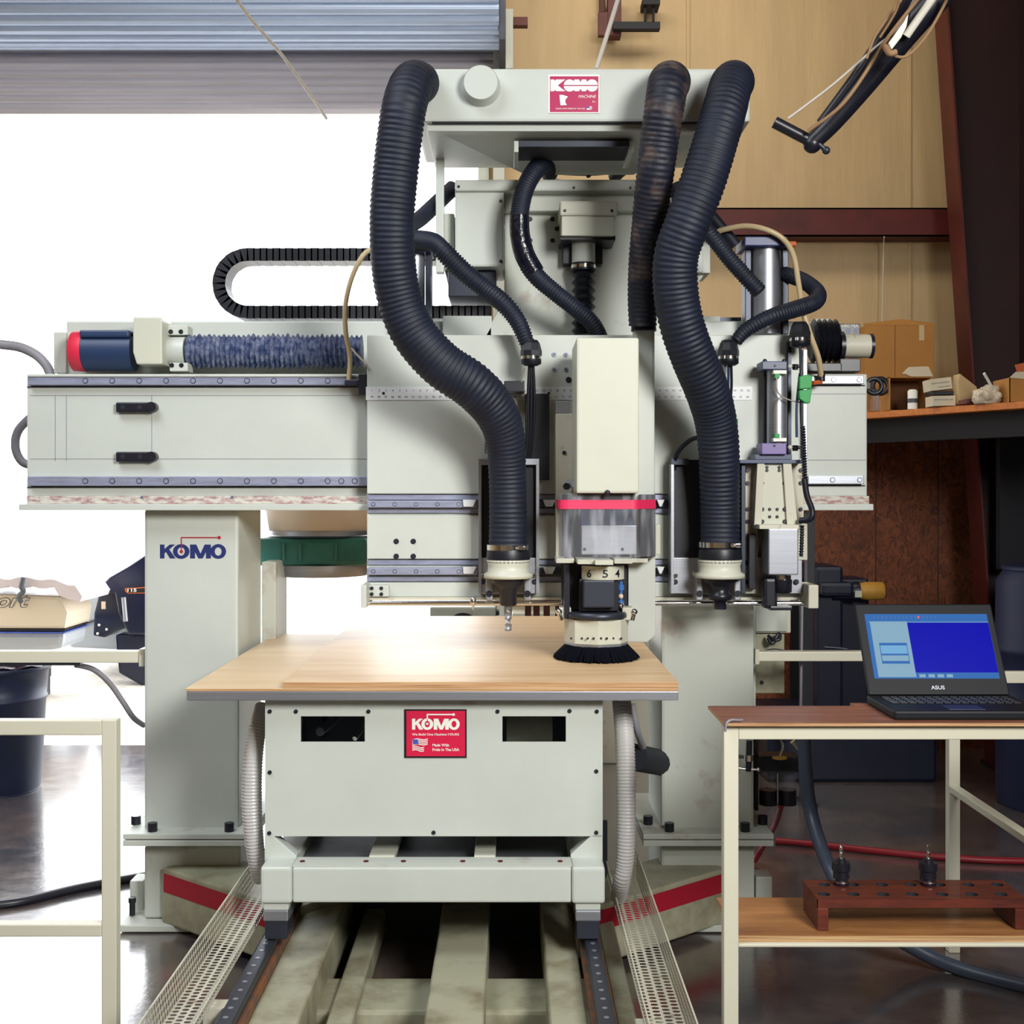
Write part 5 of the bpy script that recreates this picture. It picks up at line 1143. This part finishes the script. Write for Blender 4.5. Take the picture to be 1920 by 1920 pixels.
b = MB(); b.tube([tuple(P(1464, 1512, 5.05)), tuple(P(1454, 1545, 5.2)), tuple(P(1432, 1585, 5.5)), tuple(P(1415, 1615, 5.55))], redhose, .012, seg=10)
single('red_pipe', b, 'red air hose slanting down below the air filter', 'hose', tuple(P(1412, 1620, 4.8)))
def Gf(px, py): Yg = EYE*F/(py-CY); return (X(px, Yg), Yg, .016)
b = MB(); b.tube([Gf(1455, 1583), Gf(1530, 1590), Gf(1620, 1600), Gf(1720, 1610), Gf(1840, 1619), Gf(1960, 1622)], redhose, .015, seg=10)
single('red_hose', b, 'red hose lying across the dark floor at the right', 'hose', Gf(1700, 1608)[:2]+(0,))
# blue barrel
t = thing('barrel', 'dark blue barrel at the right edge behind the laptop', 'barrel', (2.86, 6.6, 0))
b = MB(); b.lathe((2.86, 6.6, 0), (0, 0, 1), [(0, .26), (.02, .28), (.4, .285), (.41, .295), (.44, .295), (.45, .285), (.80, .285), (.81, .295), (.84, .295), (.85, .285), (1.18, .28), (1.24, .24)], bluebarrel, 36); b.done('body', t)
b = MB(); b.lathe((2.86, 6.6, 1.24), (0, 0, 1), [(0, .25), (.015, .25), (.02, .24)], bluebarrel, 36); b.done('lid', t)
# dark items under wall shelf

# ================================================================= BOOM ARM, ROPES
t = thing('boom_arm', 'dark tubular boom hanging from the upper right, wound with cords', 'boom', tuple(P(1530, 265, 4.0)))
b = MB(); b.ptube([(1780, -30, 3.8, .045), (1700, 60, 3.85, .042), (1620, 160, 3.95, .036), (1560, 230, 4.0, .032), (1522, 268, 4.02, .028)], blackm, seg=20); b.sphere(P(1523, 270, 4.02), .03, blackm)
b.ptube([(1720, -20, 3.8, .02), (1655, 70, 3.9, .018), (1600, 150, 3.95, .018), (1540, 232, 4.0, .018)], blackm, seg=12)
b.done('tube', t)
b = MB(); p0, p1 = P(1452, 229, 4.02), P(1515, 262, 4.02); d = (p1-p0).normalized(); b.cyl(p0, p1, .019, blackm); b.sphere(p0+d*.01, .012, wire); b.done('cross_piece', t)
b = MB(); b.cyl(P(1535, 270, 4.0), P(1548, 281, 4.0), .008, steel_dark); b.sphere(P(1549, 282, 4.0), .013, steel_dark); b.done('ball_knob', t)
b = MB(); b.cyl(P(1760, -20, 3.74), P(1699, 68, 3.80), .012, lamp_tube); b.done('white_tube', t)
b = MB(); b.prism([(1695, 40), (1705, 20), (1700, 50), (1690, 70), (1672, 93), (1666, 80)], 3.80, .02, lamp_tube, .003); b.done('white_tape', t)
b = MB(); b.ptube([(1478, 222, 4.0), (1560, 160, 3.95), (1640, 90, 3.88), (1680, 55, 3.82), (1720, -10, 3.75)], ropem, .004, seg=6)
b.ptube([(1515, 246, 3.97), (1580, 195, 3.9), (1640, 110, 3.86), (1665, 70, 3.8), (1720, 0, 3.74), (1740, -20, 3.7)], cordm, .006, seg=6)
b.ptube([(1655, 85, 3.83), (1672, 102, 3.8), (1700, 105, 3.8), (1735, 70, 3.78), (1770, 10, 3.75), (1782, -20, 3.7)], cordm, .005, seg=6)
b.ptube([(1650, 70, 3.83), (1680, 20, 3.78), (1690, -20, 3.74)], cordm, .004, seg=6); b.ptube([(1625, 110, 3.85), (1645, 60, 3.83), (1690, 0, 3.8)], cordm, .004, seg=6)
b.ptube([(1660, 88, 3.82), (1668, 100, 3.78), (1680, 98, 3.78)], cordm, .01, seg=8); b.done('cord', t)
def rope(pts, r, lab):
    b = MB(); b.ptube(pts, ropem, r, seg=8); single('rope', b, lab, 'rope', tuple(P(*pts[-1][:3])))
rope([(435, -15, 4.6), (470, 35, 4.8), (530, 105, 5.2), (580, 175, 5.6), (612, 222, 6.0)], .007, 'pale rope slanting across the rolled-up door')
rope([(1163, -15, 5.0), (1140, 60, 4.9), (1118, 130, 4.8)], .009, 'pale rope rising from the top of the router behind its nameplate')
rope([(850, 258, 5.3), (920, 290, 5.2), (1000, 322, 5.6), (1060, 340, 6.0)], .005, 'thin white rope sagging under the top box')
rope([(1652, 800, 8.0), (1654, 620, 8.0), (1657, 460, 7.98), (1658, 445, 7.88)], .004, 'thin cord hanging down the tan wall from the red girt')
b = MB(); b.ptube([(1035, 296, 4.9), (1150, 297, 4.9), (1290, 296, 4.9), (1330, 285, 4.9)], blackm, .0035, seg=6); b.ptube([(1040, 326, 4.9), (1130, 327, 4.9), (1290, 305, 4.9)], blackm, .003, seg=6); b.sphere(P(1103, 328, 4.9), .012, blackm)
single('thin_cable', b, 'thin black wires strung between top box and tower', 'cable', tuple(P(1150, 297, 4.9)))
t = thing('ceiling_bracket', 'dark red steel bracket with a cross bar high on the tan wall', 'bracket', tuple(P(1165, 60, 7.9)))
b = MB(); b.pb(1140, -20, 1165, 66, 7.9, .1, redsteel, .004); b.pb(1122, 22, 1140, 66, 7.9, .05, redsteel, .003); b.pb(1125, -20, 1135, 22, 8.0, .1, redsteel, .003); b.done('upright', t); b = MB(); b.pb(1150, 40, 1238, 54, 7.85, .06, dark, .003); b.pb(1205, -5, 1238, 8, 7.9, .15, dark, .003)
for x in (1210, 1225): b.cyl(P(x, 40, 7.88), P(x, 10, 7.95), .008, steel_dark)
b.done('cross_bar', t)
b = MB(); b.tube([Gf(-500, 1790), Gf(-250, 1745), Gf(-60, 1712), Gf(40, 1698), Gf(140, 1674), Gf(240, 1655), Gf(330, 1640)], blackm, .018, seg=10); single('floor_cable', b, 'thick black cable lying on the floor at the left', 'cable', Gf(140, 1674)[:2]+(0,))

# ================================================================= LEFT BACKGROUND
t = thing('trash_bin', 'round dark blue-black trash bin with a liner at the left edge', 'bin', (X(-14, 6.9), 6.9, 0))
c = Vector((X(-14, 6.9), 6.95, 0))
b = MB(); b.lathe(c, (0, 0, 1), [(0, .225), (.02, .235), (.5, .262), (.505, .270), (.52, .270), (.525, .264), (.66, .275), (.665, .288), (.69, .292), (.695, .285), (.68, .27), (.3, .25)], bin_m, 44, cap=False); b.lathe(c, (0, 0, 1), [(0.001, .23), (.01, .23)], bin_m, 44); b.done('body', t)
b = MB(); vv = []; N = 60
prof = [(.70, .295), (.71, .285), (.66, .262), (.5, .255)]
for i, (z, r) in enumerate(prof):
    for k in range(N): a = 2*PI*k/N; rr = r+.006*math.sin(k*1.9+i)+.004*math.sin(k*.7+2*i); vv.append(c+Vector((rr*math.cos(a), rr*math.sin(a), z+.006*math.sin(k*1.3))))
b.add(vv, [(i*N+k, i*N+(k+1) % N, (i+1)*N+(k+1) % N, (i+1)*N+k) for i in range(3) for k in range(N)], binbag, True); b.done('liner', t)
# grey appliance box + wooden crate seen through the gantry
b = MB(); b.pb(806, 1138, 930, 1300, 6.6, .5, paint_dirty, .01); b.pb(930, 1146, 936, 1154, 6.6, .1, dark); b.lathe(P(868, 1180, 6.598), (0, -1, 0), [(0, 31*6.6/F), (.004, 31*6.6/F)], dark, 30); b.box(X(806, 6.6), X(930, 6.6), 6.6, 7.1, 0, Z(1300, 6.6), paint_dirty)
single('appliance_box', b, 'pale grey floor box with a round opening, glimpsed behind the drill bit', 'machine', (X(868, 6.6), 6.8, 0))
b = MB()
for x in (984, 1000, 1019, 1041): b.pb(x, 1118, x+12, 1500, 7.2, .03, redwood, .002)
for y in (1118, 1200, 1300): b.pb(984, y, 1053, y+12, 7.17, .03, redwood, .002)
b.box(X(984, 7.2), X(1053, 7.2), 7.2, 7.5, 0, .06, redwood)
single('wooden_crate', b, 'red-brown slatted wooden crate glimpsed left of the turret', 'crate', (X(1018, 7.2), 7.3, 0))
b = MB(); b.pb(1056, 1130, 1240, 1150, 7.6, .1, cream_dirty); b.box(X(960, 7.6), X(1240, 7.6), 7.6, 8.05, 0, Z(1150, 7.6), cream_dirty, .01)
single('cabinet', b, 'cream cabinet against the back wall behind the turret', 'cabinet', (X(1100, 7.6), 7.8, 0))
# boats outside
t = thing('boat', 'cream boat hull with script lettering under a fitted cover, outside at the left', 'boat', (-4.6, 10.5, -.03))
Y = 10.0
b = MB(); b.prism([(-420, 1100), (112, 1118), (127, 1148), (122, 1180), (-420, 1178)], Y, .6, boat, .03); b.prism([(-420, 1184), (121, 1186), (117, 1216), (60, 1225), (-420, 1240)], Y+.03, .55, boatgrey, .04); b.done('hull', t)
b = MB(); b.prism([(-420, 1178), (122, 1180), (121, 1183), (-420, 1181)], Y-.01, .6, inkblk); b.prism([(-420, 1183), (122, 1185), (121, 1187), (-420, 1186)], Y-.01, .6, flagblue); b.done('pinstripe', t)
b = MB(); pts = [(-420, 1085), (-300, 1078)]+[(x, 1084+3*math.sin(x*.11)+(x > 70)*(x-70)*.18) for x in range(-280, 150, 12)]+[(154, 1118), (150, 1128), (128, 1124), (110, 1116)]+[(x, 1102+3*math.sin(x*.3)) for x in range(100, -420, -14)]+[(-420, 1100)]
b.prism(pts, Y-.05, .7, covercloth, .0); b.done('cover', t)
b = MB(); text_mb(b, 'port', -36, 1138, 25, Y-.004, inkgrey, 93, shear=.35, bold=.035); text_mb(b, 'port', -34.6, 1138, 25, Y-.007, boat, 90.2, shear=.35, bold=.0); b.done('lettering', t)
b = MB(); b.ptube([(44, 1082, Y-.08), (40, 1100, Y-.08), (44, 1108, Y-.06), (36, 1118, Y-.05), (40, 1130, Y-.04)], inkgrey, .02, seg=6); b.done('strap', t)
b = MB(); 
for x in (-200, 30): b.box(X(x, Y), X(x, Y)+.12, Y+.3, Y+.42, -.03, Z(1222, Y), steel_dark)
b.box(X(-300, Y), X(60, Y), Y+.3, Y+.42, .12, .2, steel_dark); b.lathe((X(-120, Y), Y+.1, .28), (0, 1, 0), [(0, .31), (.18, .31)], black, 28); b.done('trailer', t)
t = thing('boat', 'second pale boat hull with a dark rub line behind the outboard motor', 'boat', (-3.3, 11.6, -.03))
Y = 11.3
b = MB(); b.prism([(118, 1130), (300, 1085), (420, 1085), (420, 1210), (380, 1225), (130, 1215)], Y, 3.0, boatgrey, .03); b.box(X(200, Y), X(206, Y)+.1, Y+.5, Y+.7, -.03, .3, steel_dark); b.box(X(360, Y), X(366, Y)+.1, Y+.5, Y+.7, -.03, .3, steel_dark); b.done('hull', t)
b = MB(); b.ptube([(122, 1182, Y-.01), (180, 1162, Y-.01), (300, 1130, Y-.01)], inkgrey, .012, seg=6); b.done('rub_line', t)
t = thing('outboard_motor', 'black outboard motor marked 115, outside left of the left column', 'outboard motor', tuple(P(225, 1285, 10.8)))
Y = 10.79
b = MB(); b.prism([(290, 1030), (270, 1042), (240, 1062), (205, 1082), (192, 1095), (186, 1108), (188, 1116), (215, 1112), (222, 1150), (240, 1190), (300, 1192), (300, 1030)], Y, .45, outb, .03, 3); b.done('cowling', t)
b = MB(); b.prism([(192, 1100), (222, 1095), (226, 1130), (238, 1178), (222, 1180), (196, 1196), (174, 1192), (176, 1150), (184, 1118)], Y+.1, .3, outb, .02); b.pb(190, 1128, 198, 1142, Y+.09, .01, peach); b.cyl(P(232, 1120, Y-.01), P(236, 1165, Y-.01), .02, alu)
for q in ((186, 1172), (200, 1180), (183, 1188)): b.sphere(P(q[0], q[1], Y+.09), .012, white)
b.done('mount_bracket', t)
b = MB(); b.prism([(216, 1190), (300, 1188), (300, 1245), (300, 1315), (272, 1290), (222, 1262), (218, 1215)], Y+.08, .25, outb, .02); b.done('lower_unit', t)
b = MB(); b.prism([(234, 1103), (300, 1099), (300, 1112), (240, 1113), (235, 1109)], Y-.002, .004, orange); b.prism([(237, 1104.5), (300, 1101), (300, 1110.5), (241, 1111.5), (238, 1108)], Y-.004, .004, inkblk); text_mb(b, '115', 239, 1109.5, 6, Y-.006, white, 17, bold=.02); b.done('lettering', t)
for o in bpy.data.objects:
    if '_w' in o: del o['_w']
